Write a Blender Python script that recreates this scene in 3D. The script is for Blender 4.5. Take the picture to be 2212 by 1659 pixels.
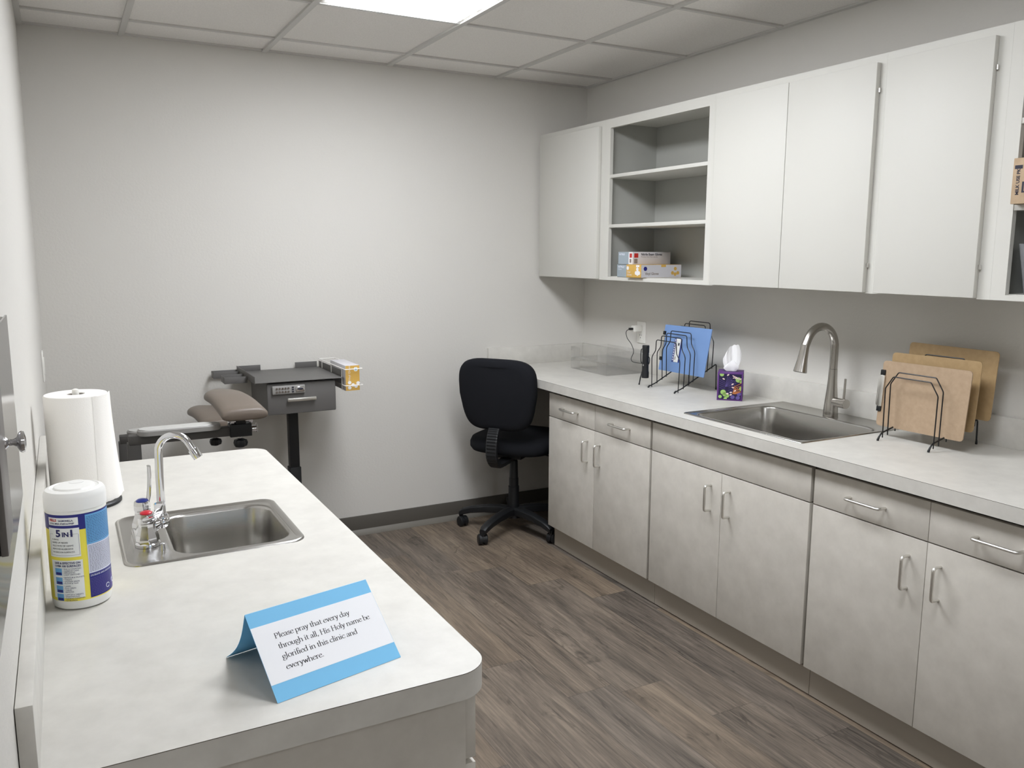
import bpy, bmesh, math, random
from mathutils import Vector, Matrix
random.seed(7)
S = bpy.context.scene
for o in list(bpy.data.objects): bpy.data.objects.remove(o)
COL = S.collection
V = Vector; PI = math.pi

# ------------------------------------------------------------------ camera
W_, H_ = 2212, 1659
F_PX, YAW, PITCH, ROLL = 1799.1, 0.4952, 0.1561, 0.0035
cd = bpy.data.cameras.new('camera'); cam = bpy.data.objects.new('camera', cd); COL.objects.link(cam)
fw = V((math.sin(YAW)*math.cos(PITCH), math.cos(YAW)*math.cos(PITCH), -math.sin(PITCH)))
rt = V((math.cos(YAW), -math.sin(YAW), 0)); up = rt.cross(fw)
r2 = math.cos(ROLL)*rt + math.sin(ROLL)*up; u2 = -math.sin(ROLL)*rt + math.cos(ROLL)*up
M = Matrix.Identity(4)
for i in range(3):
    M[i][0] = r2[i]; M[i][1] = u2[i]; M[i][2] = -fw[i]
M[0][3], M[1][3], M[2][3] = -2.7234, -4.1488, 1.4892
cam.matrix_world = M
cd.sensor_fit = 'HORIZONTAL'; cd.sensor_width = 36; cd.lens = 36*F_PX/W_; cd.clip_start = .01
S.camera = cam

# ------------------------------------------------------------------ light, exposure
wd = bpy.data.worlds.new('world'); S.world = wd; wd.use_nodes = True
wd.node_tree.nodes['Background'].inputs[0].default_value = (.05, .05, .05, 1)
wd.node_tree.nodes['Background'].inputs[1].default_value = 0.2
LAMP = 15.0                                  # radiance of the ceiling light diffuser
S.view_settings.view_transform = 'Standard'; S.view_settings.look = 'None'
S.view_settings.gamma = 1; S.view_settings.use_curve_mapping = False
S.view_settings.exposure = 0.48
S.cycles.transparent_max_bounces = 48

# ------------------------------------------------------------------ materials
def lin(c):
    return tuple(((v/255)/12.92 if v/255 <= .04045 else ((v/255+.055)/1.055)**2.4) for v in c)+(1,)
MATS = {}
def mat(name, rgb, rough=.5, metal=0, bump=0, bscale=100, mott=0, mscale=6, spec=.5, trans=0, ior=1.45, coat=0, emis=0, rgb2=None, bdist=.001, sub=0, aniso=None, detail=3):
    if name in MATS: return MATS[name]
    m = bpy.data.materials.new(name); m.use_nodes = True; nt = m.node_tree; b = nt.nodes['Principled BSDF']
    I = b.inputs
    I['Base Color'].default_value = lin(rgb); I['Roughness'].default_value = rough; I['Metallic'].default_value = metal
    I['Specular IOR Level'].default_value = spec; I['IOR'].default_value = ior; I['Transmission Weight'].default_value = trans
    I['Coat Weight'].default_value = coat
    if sub: I['Subsurface Weight'].default_value = sub; I['Subsurface Radius'].default_value = (.01, .01, .01)
    if emis: I['Emission Color'].default_value = lin(rgb); I['Emission Strength'].default_value = emis
    tc = nt.nodes.new('ShaderNodeTexCoord')
    if mott:
        n = nt.nodes.new('ShaderNodeTexNoise'); n.inputs['Scale'].default_value = mscale; n.inputs['Detail'].default_value = 8; n.inputs['Roughness'].default_value = .62
        nt.links.new(tc.outputs['Object'], n.inputs['Vector'])
        r = nt.nodes.new('ShaderNodeValToRGB'); r.color_ramp.elements[0].position = .32; r.color_ramp.elements[1].position = .68
        c2 = rgb2 or tuple(max(0, v-mott) for v in rgb)
        r.color_ramp.elements[0].color = lin(c2); r.color_ramp.elements[1].color = lin(tuple(min(255, v+mott*.35) for v in rgb))
        nt.links.new(n.outputs['Fac'], r.inputs[0]); nt.links.new(r.outputs[0], I['Base Color'])
    if bump:
        n = nt.nodes.new('ShaderNodeTexNoise'); n.inputs['Scale'].default_value = bscale; n.inputs['Detail'].default_value = detail
        if aniso:
            mp = nt.nodes.new('ShaderNodeMapping'); mp.inputs['Scale'].default_value = aniso
            nt.links.new(tc.outputs['Object'], mp.inputs[0]); nt.links.new(mp.outputs[0], n.inputs['Vector'])
        else: nt.links.new(tc.outputs['Object'], n.inputs['Vector'])
        bp = nt.nodes.new('ShaderNodeBump'); bp.inputs['Strength'].default_value = bump; bp.inputs['Distance'].default_value = bdist
        nt.links.new(n.outputs['Fac'], bp.inputs['Height']); nt.links.new(bp.outputs[0], I['Normal'])
    MATS[name] = m; return m

wall_m = mat('painted_wall', (214, 211, 205), .75, bump=.36, bscale=95, bdist=.002, spec=.3)
ceil_m = mat('ceiling_tile', (240, 237, 233), .95, bump=.5, bscale=260, bdist=.002, mott=8, mscale=150, spec=.1)
grid_m = mat('ceiling_grid_metal', (206, 204, 200), .5)
white_m = mat('cabinet_paint', (209, 207, 200), .5, bump=.08, bscale=300, spec=.4)
inner_m = mat('cabinet_inside', (172, 172, 166), .6)  # darker than the cabinet paint: shelf shade put into the colour
lam_m = mat('cabinet_laminate', (204, 199, 190), .5, mott=9, mscale=13, spec=.4)
lamgap_m = mat('cabinet_gap', (112, 104, 94), .6)
toe_m = mat('toe_kick_vinyl', (172, 164, 152), .5)
top_m = mat('counter_laminate', (209, 206, 199), .38, mott=9, mscale=14, spec=.45)
seam_m = mat('laminate_seam', (96, 88, 78), .6)
base_m = mat('baseboard_vinyl', (90, 86, 80), .5)
shoe_m = mat('baseboard_cove_toe', (120, 116, 108), .4)
steel_m = mat('brushed_steel', (184, 182, 178), .24, 1, bump=.12, bscale=60, bdist=.0006, aniso=(1, 30, 30))
steeld_m = mat('faucet_steel', (184, 180, 174), .26, 1)
chrome_m = mat('chrome', (225, 225, 228), .06, 1)
satin_m = mat('satin_nickel', (224, 222, 217), .36, 1)
black_m = mat('black_plastic', (26, 27, 29), .45)
blackw_m = mat('black_wire', (20, 20, 22), .35)
fabric_m = mat('black_fabric', (28, 29, 33), .95, bump=.6, bscale=900, spec=.2)
dsteel_m = mat('dark_powder_coat', (98, 96, 94), .5, bump=.1, bscale=600)
pad_m = mat('taupe_vinyl', (112, 101, 91), .42, bump=.15, bscale=400)
shell_m = mat('grey_plastic', (148, 146, 143), .4)
shell2_m = mat('light_grey_plastic', (196, 195, 191), .4)
frame_m = mat('dark_frame_paint', (72, 70, 68), .45)
paper_m = mat('towel_paper', (244, 241, 236), .95, bump=.35, bscale=350, bdist=.001, spec=.1)
plast_m = mat('white_plastic', (238, 236, 230), .35)
canw_m = mat('canister_white', (236, 235, 230), .3, sub=.1)
lid_m = mat('canister_lid', (242, 241, 238), .28, sub=.15)
yellow_m = mat('label_yellow', (240, 226, 82), .35)
navy_m = mat('label_navy', (38, 40, 122), .35)
sky_m = mat('label_sky', (104, 166, 216), .35)
lav_m = mat('label_pale', (214, 216, 232), .35)
lwhite_m = mat('label_white', (236, 238, 236), .4)
ink_m = mat('ink_dark', (44, 44, 58), .6)
inkn_m = mat('ink_navy', (36, 36, 92), .6)
inkr_m = mat('ink_red', (190, 48, 44), .6)
inkb_m = mat('ink_black', (38, 36, 38), .7)
inkw_m = mat('ink_white', (230, 232, 240), .6)
inkg_m = mat('ink_grey', (142, 132, 126), .7)
cardb_m = mat('card_blue', (126, 198, 242), .65)
cardw_m = mat('card_white', (248, 249, 253), .65)
fiber_m = mat('fibreboard', (178, 154, 128), .6, mott=7, mscale=60)
fiberd_m = mat('fibreboard_dark', (174, 147, 108), .5, mott=8, mscale=50)
blue_m = mat('blue_board', (120, 153, 204), .5)
stick_m = mat('sticker_blue', (38, 58, 130), .4)
purple_m = mat('box_purple', (92, 50, 122), .5)
pdark_m = mat('box_indigo', (34, 24, 66), .5)
green_m = mat('box_green', (160, 196, 112), .5)
pink_m = mat('box_blush', (236, 212, 206), .5)
orange_m = mat('box_orange', (196, 120, 66), .5)
viol_m = mat('box_violet', (98, 84, 150), .5)
tissue_m = mat('tissue_paper', (248, 247, 247), .9, sub=.1)
core_m = mat('core_board', (150, 142, 134), .9)
kraft_m = mat('kraft_cardboard', (184, 160, 132), .8, mott=10, mscale=30)
gyel_m = mat('glove_yellow', (210, 168, 84), .5)
ggrey_m = mat('glove_grey', (204, 202, 206), .5)
gblue_m = mat('glove_bluegrey', (156, 168, 176), .5)
gwhite_m = mat('glove_white', (232, 230, 230), .5)
diff_m = mat('lamp_diffuser', (255, 252, 246), .5, emis=LAMP)
lampf_m = mat('lamp_frame', (224, 222, 218), .4)
mirror_m = mat('polished_panel', (150, 148, 147), .12, 1)
dframe_m = mat('panel_stile', (122, 118, 114), .4)
red_m = mat('cap_red', (206, 44, 58), .3)
bluecap_m = mat('cap_blue', (44, 62, 158), .3)

diff_m.node_tree.nodes['Principled BSDF'].inputs['Emission Color'].default_value = (.955, .99, 1.045, 1)
def acrylic(name, tint, diff, gl):
    m = bpy.data.materials.new(name); m.use_nodes = True; nt = m.node_tree; nt.nodes.clear(); N = nt.nodes.new
    o = N('ShaderNodeOutputMaterial'); tr = N('ShaderNodeBsdfTransparent'); tr.inputs[0].default_value = lin(tint)
    df = N('ShaderNodeBsdfDiffuse'); df.inputs[0].default_value = lin((214, 216, 218)); g_ = N('ShaderNodeBsdfGlossy'); g_.inputs['Roughness'].default_value = .06
    fr = N('ShaderNodeFresnel'); fr.inputs[0].default_value = 1.45; mu = N('ShaderNodeMath'); mu.operation = 'MULTIPLY'; mu.inputs[1].default_value = gl
    m1 = N('ShaderNodeMixShader'); m1.inputs[0].default_value = diff; m2 = N('ShaderNodeMixShader'); L = nt.links.new
    L(tr.outputs[0], m1.inputs[1]); L(df.outputs[0], m1.inputs[2]); L(fr.outputs[0], mu.inputs[0]); L(mu.outputs[0], m2.inputs[0]); L(m1.outputs[0], m2.inputs[1]); L(g_.outputs[0], m2.inputs[2]); L(m2.outputs[0], o.inputs[0])
    return m
clear_m = acrylic('clear_acrylic', (254, 254, 254), .012, .32); bin_m = acrylic('frosted_bin', (205, 208, 212), .25, .6)
def floor_mat():
    m = bpy.data.materials.new('vinyl_planks'); m.use_nodes = True; nt = m.node_tree; N = nt.nodes; L = nt.links
    b = N['Principled BSDF']; b.inputs['Roughness'].default_value = .42; b.inputs['Specular IOR Level'].default_value = .4
    def mt(op, a, c=None, d=None):
        n = N.new('ShaderNodeMath'); n.operation = op
        for i, v in enumerate((a, c, d)):
            if v is None: continue
            if isinstance(v, (int, float)): n.inputs[i].default_value = v
            else: L.new(v, n.inputs[i])
        return n.outputs[0]
    tc = N.new('ShaderNodeTexCoord'); sp = N.new('ShaderNodeSeparateXYZ'); L.new(tc.outputs['Object'], sp.inputs[0])
    PW, PL = .178, 1.22
    u = mt('DIVIDE', mt('ADD', sp.outputs[0], .06), PW); row = mt('FLOOR', u); fu = mt('FRACT', u)
    w1 = N.new('ShaderNodeTexWhiteNoise'); w1.noise_dimensions = '1D'; L.new(row, w1.inputs['W'])
    v = mt('ADD', mt('DIVIDE', sp.outputs[1], PL), mt('MULTIPLY', w1.outputs[0], 7)); col = mt('FLOOR', v); fv = mt('FRACT', v)
    cb = N.new('ShaderNodeCombineXYZ'); L.new(row, cb.inputs[0]); L.new(col, cb.inputs[1])
    w2 = N.new('ShaderNodeTexWhiteNoise'); w2.noise_dimensions = '3D'; L.new(cb.outputs[0], w2.inputs['Vector'])
    def grain(sx, sy, det, scale, dist=0):
        c = N.new('ShaderNodeCombineXYZ')
        L.new(mt('MULTIPLY', sp.outputs[0], sx), c.inputs[0]); L.new(mt('MULTIPLY', sp.outputs[1], sy), c.inputs[1]); L.new(mt('MULTIPLY', w2.outputs[0], 37), c.inputs[2])
        n = N.new('ShaderNodeTexNoise'); n.inputs['Scale'].default_value = scale; n.inputs['Detail'].default_value = det; n.inputs['Roughness'].default_value = .65; n.inputs['Distortion'].default_value = dist
        L.new(c.outputs[0], n.inputs['Vector']); return n.outputs[0]
    g1 = grain(9, 1.0, 6, 1.6, .6); g2 = grain(60, 2.6, 5, 2.2, .3); g3 = grain(14, 4, 3, 1.3, 1.2)
    ramp = N.new('ShaderNodeValToRGB'); e = ramp.color_ramp.elements
    e[0].position = .33; e[0].color = lin((66, 60, 54)); e[1].position = .68; e[1].color = lin((146, 132, 116))
    k = e.new(.5); k.color = lin((110, 99, 88))
    f = mt('ADD', mt('MULTIPLY', g1, .55), mt('MULTIPLY', g2, .45)); f = mt('ADD', f, mt('MULTIPLY', mt('SUBTRACT', w2.outputs[0], .5), .12))
    L.new(f, ramp.inputs[0])
    # dark knots and cracks
    kn = N.new('ShaderNodeValToRGB'); kn.color_ramp.elements[0].position = .28; kn.color_ramp.elements[0].color = (.42, .42, .42, 1); kn.color_ramp.elements[1].position = .40; kn.color_ramp.elements[1].color = (1, 1, 1, 1)
    L.new(g3, kn.inputs[0])
    mx = N.new('ShaderNodeMixRGB'); mx.blend_type = 'MULTIPLY'; mx.inputs[0].default_value = .8; L.new(ramp.outputs[0], mx.inputs[1]); L.new(kn.outputs[0], mx.inputs[2])
    hs = N.new('ShaderNodeHueSaturation'); L.new(mx.outputs[0], hs.inputs['Color']); L.new(mt('ADD', mt('MULTIPLY', w2.outputs[0], .45), .75), hs.inputs['Saturation'])
    eu = mt('MINIMUM', mt('MULTIPLY', fu, PW), mt('MULTIPLY', mt('SUBTRACT', 1, fu), PW)); ev = mt('MINIMUM', mt('MULTIPLY', fv, PL), mt('MULTIPLY', mt('SUBTRACT', 1, fv), PL))
    gap = mt('LESS_THAN', mt('MINIMUM', eu, ev), .0009)
    m2 = N.new('ShaderNodeMixRGB'); m2.inputs[2].default_value = lin((70, 64, 58)); L.new(mt('MULTIPLY', gap, .75), m2.inputs[0]); L.new(hs.outputs[0], m2.inputs[1])
    L.new(m2.outputs[0], b.inputs['Base Color'])
    bp = N.new('ShaderNodeBump'); bp.inputs['Strength'].default_value = .25; bp.inputs['Distance'].default_value = .001
    L.new(mt('SUBTRACT', g2, gap), bp.inputs['Height']); L.new(bp.outputs[0], b.inputs['Normal'])
    return m
floor_m = floor_mat()

# ------------------------------------------------------------------ helpers
class MB:
    """collects shapes and links them as ONE mesh object"""
    def __init__(s, xf=None): s.bm = bmesh.new(); s.mats = []; s.xf = xf
    def mi(s, m):
        if m is None: return 0
        if m not in s.mats: s.mats.append(m)
        return s.mats.index(m)
    def merge(s, t, m=None):
        idx = s.mi(m); mp = {}
        for v in t.verts: mp[v] = s.bm.verts.new(v.co)
        for f in t.faces:
            try:
                g = s.bm.faces.new([mp[v] for v in f.verts]); g.material_index = idx if m else f.material_index; g.smooth = True
            except ValueError: pass
        t.free(); return s
    def box(s, x0, x1, y0, y1, z0, z1, bev=0, m=None, seg=2, xf=None):
        t = bmesh.new(); bmesh.ops.create_cube(t, size=1)
        for v in t.verts: v.co = V(((x0+x1)/2+v.co.x*(x1-x0), (y0+y1)/2+v.co.y*(y1-y0), (z0+z1)/2+v.co.z*(z1-z0)))
        if bev: bmesh.ops.bevel(t, geom=t.edges[:], offset=bev, segments=seg, affect='EDGES', profile=.5)
        if xf: t.transform(xf)
        return s.merge(t, m)
    def loft(s, rings, m=None, cap0=True, cap1=True, closed=True):
        t = bmesh.new(); R = [[t.verts.new(p) for p in r] for r in rings]; n = len(R[0])
        for a, b in zip(R, R[1:]):
            for i in range(n if closed else n-1):
                j = (i+1) % n
                try: t.faces.new((a[i], a[j], b[j], b[i]))
                except ValueError: pass
        if cap0: t.faces.new(list(reversed(R[0])))
        if cap1: t.faces.new(R[-1])
        bmesh.ops.remove_doubles(t, verts=t.verts[:], dist=1e-6)
        bmesh.ops.recalc_face_normals(t, faces=t.faces[:])
        return s.merge(t, m)
    def sheet(s, rings, m=None, thick=0):
        t = bmesh.new(); R = [[t.verts.new(p) for p in r] for r in rings]
        for a, b in zip(R, R[1:]):
            for i in range(len(a)-1): t.faces.new((a[i], a[i+1], b[i+1], b[i]))
        if thick: bmesh.ops.recalc_face_normals(t, faces=t.faces[:]); bmesh.ops.solidify(t, geom=t.faces[:], thickness=thick)
        return s.merge(t, m)
    def tube(s, pts, r, n=10, m=None, cap=True):
        pts = [V(p) for p in pts]; rr = r if isinstance(r, (list, tuple)) else [r]*len(pts)
        T = []
        for i in range(len(pts)):
            d = (pts[min(i+1, len(pts)-1)]-pts[max(i-1, 0)]); T.append(d.normalized())
        a = T[0].orthogonal().normalized(); rings = []
        for i, p in enumerate(pts):
            if i: a = (a - T[i]*a.dot(T[i])); a.normalize()
            b = T[i].cross(a)
            rings.append([p+(a*math.cos(2*PI*k/n)+b*math.sin(2*PI*k/n))*rr[i] for k in range(n)])
        return s.loft(rings, m, cap, cap)
    def cyl(s, p0, p1, r0, r1=None, n=28, m=None): return s.tube([p0, p1], [r0, r0 if r1 is None else r1], n, m)
    def lathe(s, prof, c, n=40, m=None, axis='z', cap0=True, cap1=True):
        rings = []
        for r, h in prof:
            r = max(r, 1e-5)
            if axis == 'z': rings.append([V((c[0]+r*math.cos(2*PI*k/n), c[1]+r*math.sin(2*PI*k/n), c[2]+h)) for k in range(n)])
            elif axis == 'y': rings.append([V((c[0]+r*math.cos(2*PI*k/n), c[1]+h, c[2]+r*math.sin(2*PI*k/n))) for k in range(n)])
            else: rings.append([V((c[0]+h, c[1]+r*math.cos(2*PI*k/n), c[2]+r*math.sin(2*PI*k/n))) for k in range(n)])
        return s.loft(rings, m, cap0, cap1)
    def ball(s, c, r, sc=(1, 1, 1), m=None, seg=20):
        t = bmesh.new(); bmesh.ops.create_uvsphere(t, u_segments=seg, v_segments=seg//2+2, radius=r)
        for v in t.verts: v.co = V((c[0]+v.co.x*sc[0], c[1]+v.co.y*sc[1], c[2]+v.co.z*sc[2]))
        return s.merge(t, m)
    def poly(s, outer, holes, z0, z1, m=None, seam=None, seam_h=.0012):
        """slab with holes: outline at z1 (top) down to z0"""
        t = bmesh.new(); loops = []
        for lp in [outer]+holes:
            vs = [t.verts.new((p[0], p[1], z1)) for p in lp]
            for i in range(len(vs)): t.edges.new((vs[i], vs[(i+1) % len(vs)]))
            loops.append(lp)
        bmesh.ops.triangle_fill(t, use_beauty=True, use_dissolve=False, edges=t.edges[:])
        for f in t.faces:
            if f.normal.z < 0: f.normal_flip()
        a, b = s.mi(m), s.mi(seam) if seam else s.mi(m)
        for f in t.faces: f.material_index = a
        bot = bmesh.ops.duplicate(t, geom=t.verts[:]+t.edges[:]+t.faces[:])
        for e in bot['geom']:
            if isinstance(e, bmesh.types.BMVert): e.co.z = z0
        for e in bot['geom']:
            if isinstance(e, bmesh.types.BMFace): e.normal_flip()
        for lp in loops:
            zz = [z1, z1-seam_h, z0] if seam else [z1, z0]; rings = [[t.verts.new((p[0], p[1], z)) for p in lp] for z in zz]
            for k in range(len(rings)-1):
                for i in range(len(lp)):
                    j = (i+1) % len(lp); f = t.faces.new((rings[k][i], rings[k][j], rings[k+1][j], rings[k+1][i])); f.material_index = b if (seam and k == 0) else a
        bmesh.ops.remove_doubles(t, verts=t.verts[:], dist=1e-6); bmesh.ops.recalc_face_normals(t, faces=t.faces[:])
        idx = {v: s.bm.verts.new(v.co) for v in t.verts}
        for f in t.faces:
            g = s.bm.faces.new([idx[v] for v in f.verts]); g.material_index = f.material_index; g.smooth = True
        t.free(); return s
    def build(s, name, m=None, parent=None, kind=None, angle=35):
        if m is not None and m not in s.mats:
            if s.mats: s.mats.append(m)
            else: s.mats = [m]
        if s.xf is not None: s.bm.transform(s.xf)
        loc = V((0, 0, 0)); p = parent
        while p is not None: loc += p.location; p = p.parent
        for v in s.bm.verts: v.co -= loc
        me = bpy.data.meshes.new(name); s.bm.to_mesh(me); s.bm.free()
        for mm in s.mats: me.materials.append(mm)
        me.set_sharp_from_angle(angle=math.radians(angle))
        o = bpy.data.objects.new(name, me); COL.objects.link(o)
        if parent is not None: o.parent = parent
        if kind: o['kind'] = kind
        return o
def tag(o, label=None, cat=None, group=None):
    if label: o['label'] = label
    if cat: o['category'] = cat
    if group: o['group'] = group
    return o
def thing(name, label, cat, loc, group=None):
    o = bpy.data.objects.new(name, None); COL.objects.link(o); o.location = loc; o.empty_display_size = .05
    return tag(o, label, cat, group)
def fillet(pts, r, n=5):
    pts = [V(p) for p in pts]; out = [pts[0]]
    for i in range(1, len(pts)-1):
        a, b, c = pts[i-1], pts[i], pts[i+1]; d0 = (a-b); d1 = (c-b)
        q = min(r, d0.length*.45, d1.length*.45); p0 = b+d0.normalized()*q; p1 = b+d1.normalized()*q
        for k in range(n+1):
            t = k/n; out.append(p0*(1-t)**2+b*2*t*(1-t)+p1*t*t)
    return out+[pts[-1]]
def smooth(pts, n=8):
    pts = [V(p) for p in pts]; P = [2*pts[0]-pts[1]]+pts+[2*pts[-1]-pts[-2]]; out = []
    for i in range(1, len(P)-2):
        for k in range(n):
            t = k/n; a, b, c, d = P[i-1], P[i], P[i+1], P[i+2]
            out.append(.5*((2*b)+(c-a)*t+(2*a-5*b+4*c-d)*t*t+(3*b-a-3*c+d)*t**3))
    return out+[pts[-1]]
def rrect(x0, x1, y0, y1, r, z=None, n=6):
    out = []
    for cx, cy, a in ((x1-r, y1-r, 0), (x0+r, y1-r, 90), (x0+r, y0+r, 180), (x1-r, y0+r, 270)):
        for k in range(n+1):
            t = math.radians(a+90*k/n); p = (cx+r*math.cos(t), cy+r*math.sin(t)); out.append(p if z is None else V((p[0], p[1], z)))
    return out
def text_mb(body, size, xf, m, align='LEFT', ext=0, bold=0, warp=None, name='printed_text', parent=None, sx=1, space=1):
    cu = bpy.data.curves.new('t', 'FONT'); cu.body = body; cu.size = size; cu.align_x = align; cu.extrude = ext; cu.offset = bold; cu.space_line = space
    cu.resolution_u = 2
    o = bpy.data.objects.new('t', cu); me = bpy.data.meshes.new_from_object(o)
    b = MB(); b.bm.from_mesh(me); bpy.data.objects.remove(o); bpy.data.curves.remove(cu); bpy.data.meshes.remove(me)
    for v in b.bm.verts:
        v.co.x *= sx; v.co = V(warp(v.co)) if warp else xf @ v.co
    for f in b.bm.faces: f.material_index = 0
    return b.build(name, m, parent)
def frame_xf(o, ux, uy):
    """matrix with origin o, x axis ux, y axis uy"""
    ux = V(ux).normalized(); uy = V(uy).normalized(); uz = ux.cross(uy)
    A = Matrix.Identity(4)
    for i in range(3): A[i][0] = ux[i]; A[i][1] = uy[i]; A[i][2] = uz[i]; A[i][3] = o[i]
    return A

# ------------------------------------------------------------------ room
HC, XW, YF = 2.4154, -2.807, -6.6
PT, X4, YA = .6096, -.586, .2625
def struct(b, name, m): return b.build(name, m, None, 'structure')
struct(MB().box(XW-.1, .1, YF-.1, .1, -.08, 0), 'floor', floor_m)
struct(MB().box(XW-.1, .1, 0, .1, 0, HC+.03), 'wall_back', wall_m)
struct(MB().box(0, .1, YF, 0, 0, HC+.03), 'wall_right', wall_m)
struct(MB().box(XW-.1, XW, YF, 0, 0, HC+.03), 'wall_left', wall_m)
struct(MB().box(XW-.1, .1, YF-.1, YF, 0, HC+.03), 'wall_front', wall_m)
lx0, lx1 = X4-2*PT, X4-PT
BAYS = [(-YA-PT, -YA-3*PT), (-YA-4*PT, -YA-5*PT), (-YA-8*PT, -YA-9*PT)]             # bays of the ceiling light, then two unseen panels added for fill
cb = MB(); xs = [XW]+[X4-k*PT for k in (3, 2, 1, 0)]+[0]; ys = [0]+[-YA-k*PT for k in range(11)]+[YF]
for i in range(len(xs)-1):
    for j in range(len(ys)-1):
        if abs(xs[i]-lx0) < .01 and any(l0-.01 < ys[j+1] and ys[j] < l1+.01 for l1, l0 in BAYS): continue
        cb.box(xs[i], xs[i+1], ys[j+1], ys[j], HC+.006, HC+.03)
for ly1, ly0 in BAYS: cb.box(lx0, lx1, ly0, ly1, HC+.075, HC+.09)
struct(cb, 'ceiling', ceil_m)
gb = MB()
for x in xs[1:-1]: gb.box(x-.012, x+.012, YF, 0, HC-.004, HC+.006)
for y in ys[1:-1]:
    for i in range(len(xs)-1):
        if abs(xs[i]-lx0) < .01 and any(l0+.05 < y < l1-.05 for l1, l0 in BAYS): continue
        gb.box(xs[i]+.012, xs[i+1]-.012, y-.010, y+.010, HC-.001, HC+.007)
gb.box(XW, XW+.022, YF, 0, HC-.003, HC+.006); gb.box(-.022, 0, YF, 0, HC-.003, HC+.006); gb.box(XW+.022, -.022, -.022, 0, HC-.0015, HC+.006); gb.box(XW+.022, -.022, YF, YF+.022, HC-.003, HC+.006)
struct(gb, 'trim_1', grid_m)
for (ly1, ly0), lb in zip(BAYS, ('glowing white rectangular light panel set in the tiled ceiling', 'added square ceiling panel, out of view, brightening the card and cabinet fronts', 'added square ceiling panel for fill light, out of view, farthest from the back wall')):
    t = thing('ceiling_light', lb, 'ceiling light', ((lx0+lx1)/2, (ly0+ly1)/2, HC), 'ceiling light panels')
    fb = MB()
    for a in ((lx0+.012, lx0+.045, ly0+.01, ly1-.01), (lx1-.045, lx1-.012, ly0+.01, ly1-.01), (lx0+.045, lx1-.045, ly0+.01, ly0+.04), (lx0+.045, lx1-.045, ly1-.04, ly1-.01)): fb.box(*a, HC+.002, HC+.012, .002)
    fb.build('frame', lampf_m, t)
    MB().box(lx0+.04, lx1-.04, ly0+.035, ly1-.035, HC-.008, HC+.0085, .004).build('diffuser', diff_m, t)
# vinyl baseboards
b = MB(); b.box(XW, -.012, -.008, 0, 0, .103, .001)
struct(b, 'baseboard_back', base_m)
struct(MB().loft([[V((x, -.008, .028)), V((x, -.014, .02)), V((x, -.026, .002)), V((x, -.026, 0)), V((x, -.008, 0))] for x in (XW, -.012)]), 'trim_2', shoe_m)
struct(MB().box(-.01, 0, -.62, -.012, 0, .103, .001), 'baseboard_right', base_m)
struct(MB().box(XW, XW+.01, -1.43, -.012, 0, .103, .001), 'baseboard_left', base_m)

# ------------------------------------------------------------------ pulls and cabinets
def pull(a, c, out, proj, r=.0047):
    """wire pull between a and c standing off along out"""
    a, c, out = V(a), V(c), V(out)
    p = fillet([a, a+out*proj, c+out*proj, c], .012, 6)
    return MB().tube(p, r, 10)
def upper(name, label, y1, y0, doors, opening=None, shelves=(), group='white wall cabinets over the long counter'):
    t = thing(name, label, 'cabinet', (-.15, (y0+y1)/2, 1.357), group)
    z0, z1, xf = 1.357, 2.135, -.309
    b = MB(); th = .016
    b.box(xf+.018, -.001, y1-th, y1-.0005, z0, z1, 0, white_m); b.box(xf+.018, -.001, y0+.0005, y0+th, z0, z1, 0, white_m)
    b.box(xf+.018, -.001, y0+th, y1-th, z1-th, z1, 0, white_m); b.box(xf+.018, -.001, y0+th, y1-th, z0, z0+.018, 0, white_m)
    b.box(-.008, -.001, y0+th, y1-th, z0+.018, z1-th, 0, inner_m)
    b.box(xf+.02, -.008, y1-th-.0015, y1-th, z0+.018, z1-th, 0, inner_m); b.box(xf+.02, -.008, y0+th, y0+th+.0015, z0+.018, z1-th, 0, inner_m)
    b.build('body', white_m, t)
    f = MB(); o1, o0 = (opening if opening else (doors[0][0]-.015, doors[-1][1]+.015)); oz0, oz1 = 1.373, 2.092
    f.box(xf, xf+.018, o1, y1-.00005, z0, z1, 0); f.box(xf, xf+.018, y0+.00005, o0, z0, z1, 0)
    f.box(xf, xf+.018, o0, o1, oz1, z1, 0); f.box(xf, xf+.018, o0, o1, z0, oz0, 0)
    f.build('face_frame', white_m, t)
    for zs in shelves: MB().box(xf+.002, -.009, y0+th+.002, y1-th-.002, zs-.016, zs, .001).build('shelf', white_m, t)
    for d1, d0, hinge in doors:
        d = MB().box(xf-.020, xf-.001, d0, d1, 1.361, 2.107, .0012).build('door', white_m, t)
        if hinge:
            for hz in (1.452, 2.02): MB().cyl((xf-.006, d0-.004, hz-.007), (xf-.006, d0-.004, hz+.007), .004, n=12).build('hinge', satin_m, d)
    return t
upper('wall_cabinet', 'narrow single-door white wall cabinet in the corner by the back wall', -.001, -.640, [(-.030, -.607, False)])
upper('wall_cabinet', 'open white wall cabinet with two shelves holding only glove boxes', -.6402, -1.424, [], (-.681, -1.389), (1.870, 1.630))
upper('wall_cabinet', 'wide double-door white wall cabinet right of the open glove box shelves', -1.4242, -2.235, [(-1.452, -1.8335, False), (-1.836, -2.212, True)])
upper('wall_cabinet', 'single-door white wall cabinet above the brown clipboards', -2.2352, -2.645, [(-2.255, -2.606, True)])
upper('wall_cabinet', 'open white wall cabinet cut by the photo edge, holding a cardboard box', -2.6452, -3.43, [], (-2.690, -3.39), (1.630, 1.870))

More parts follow.
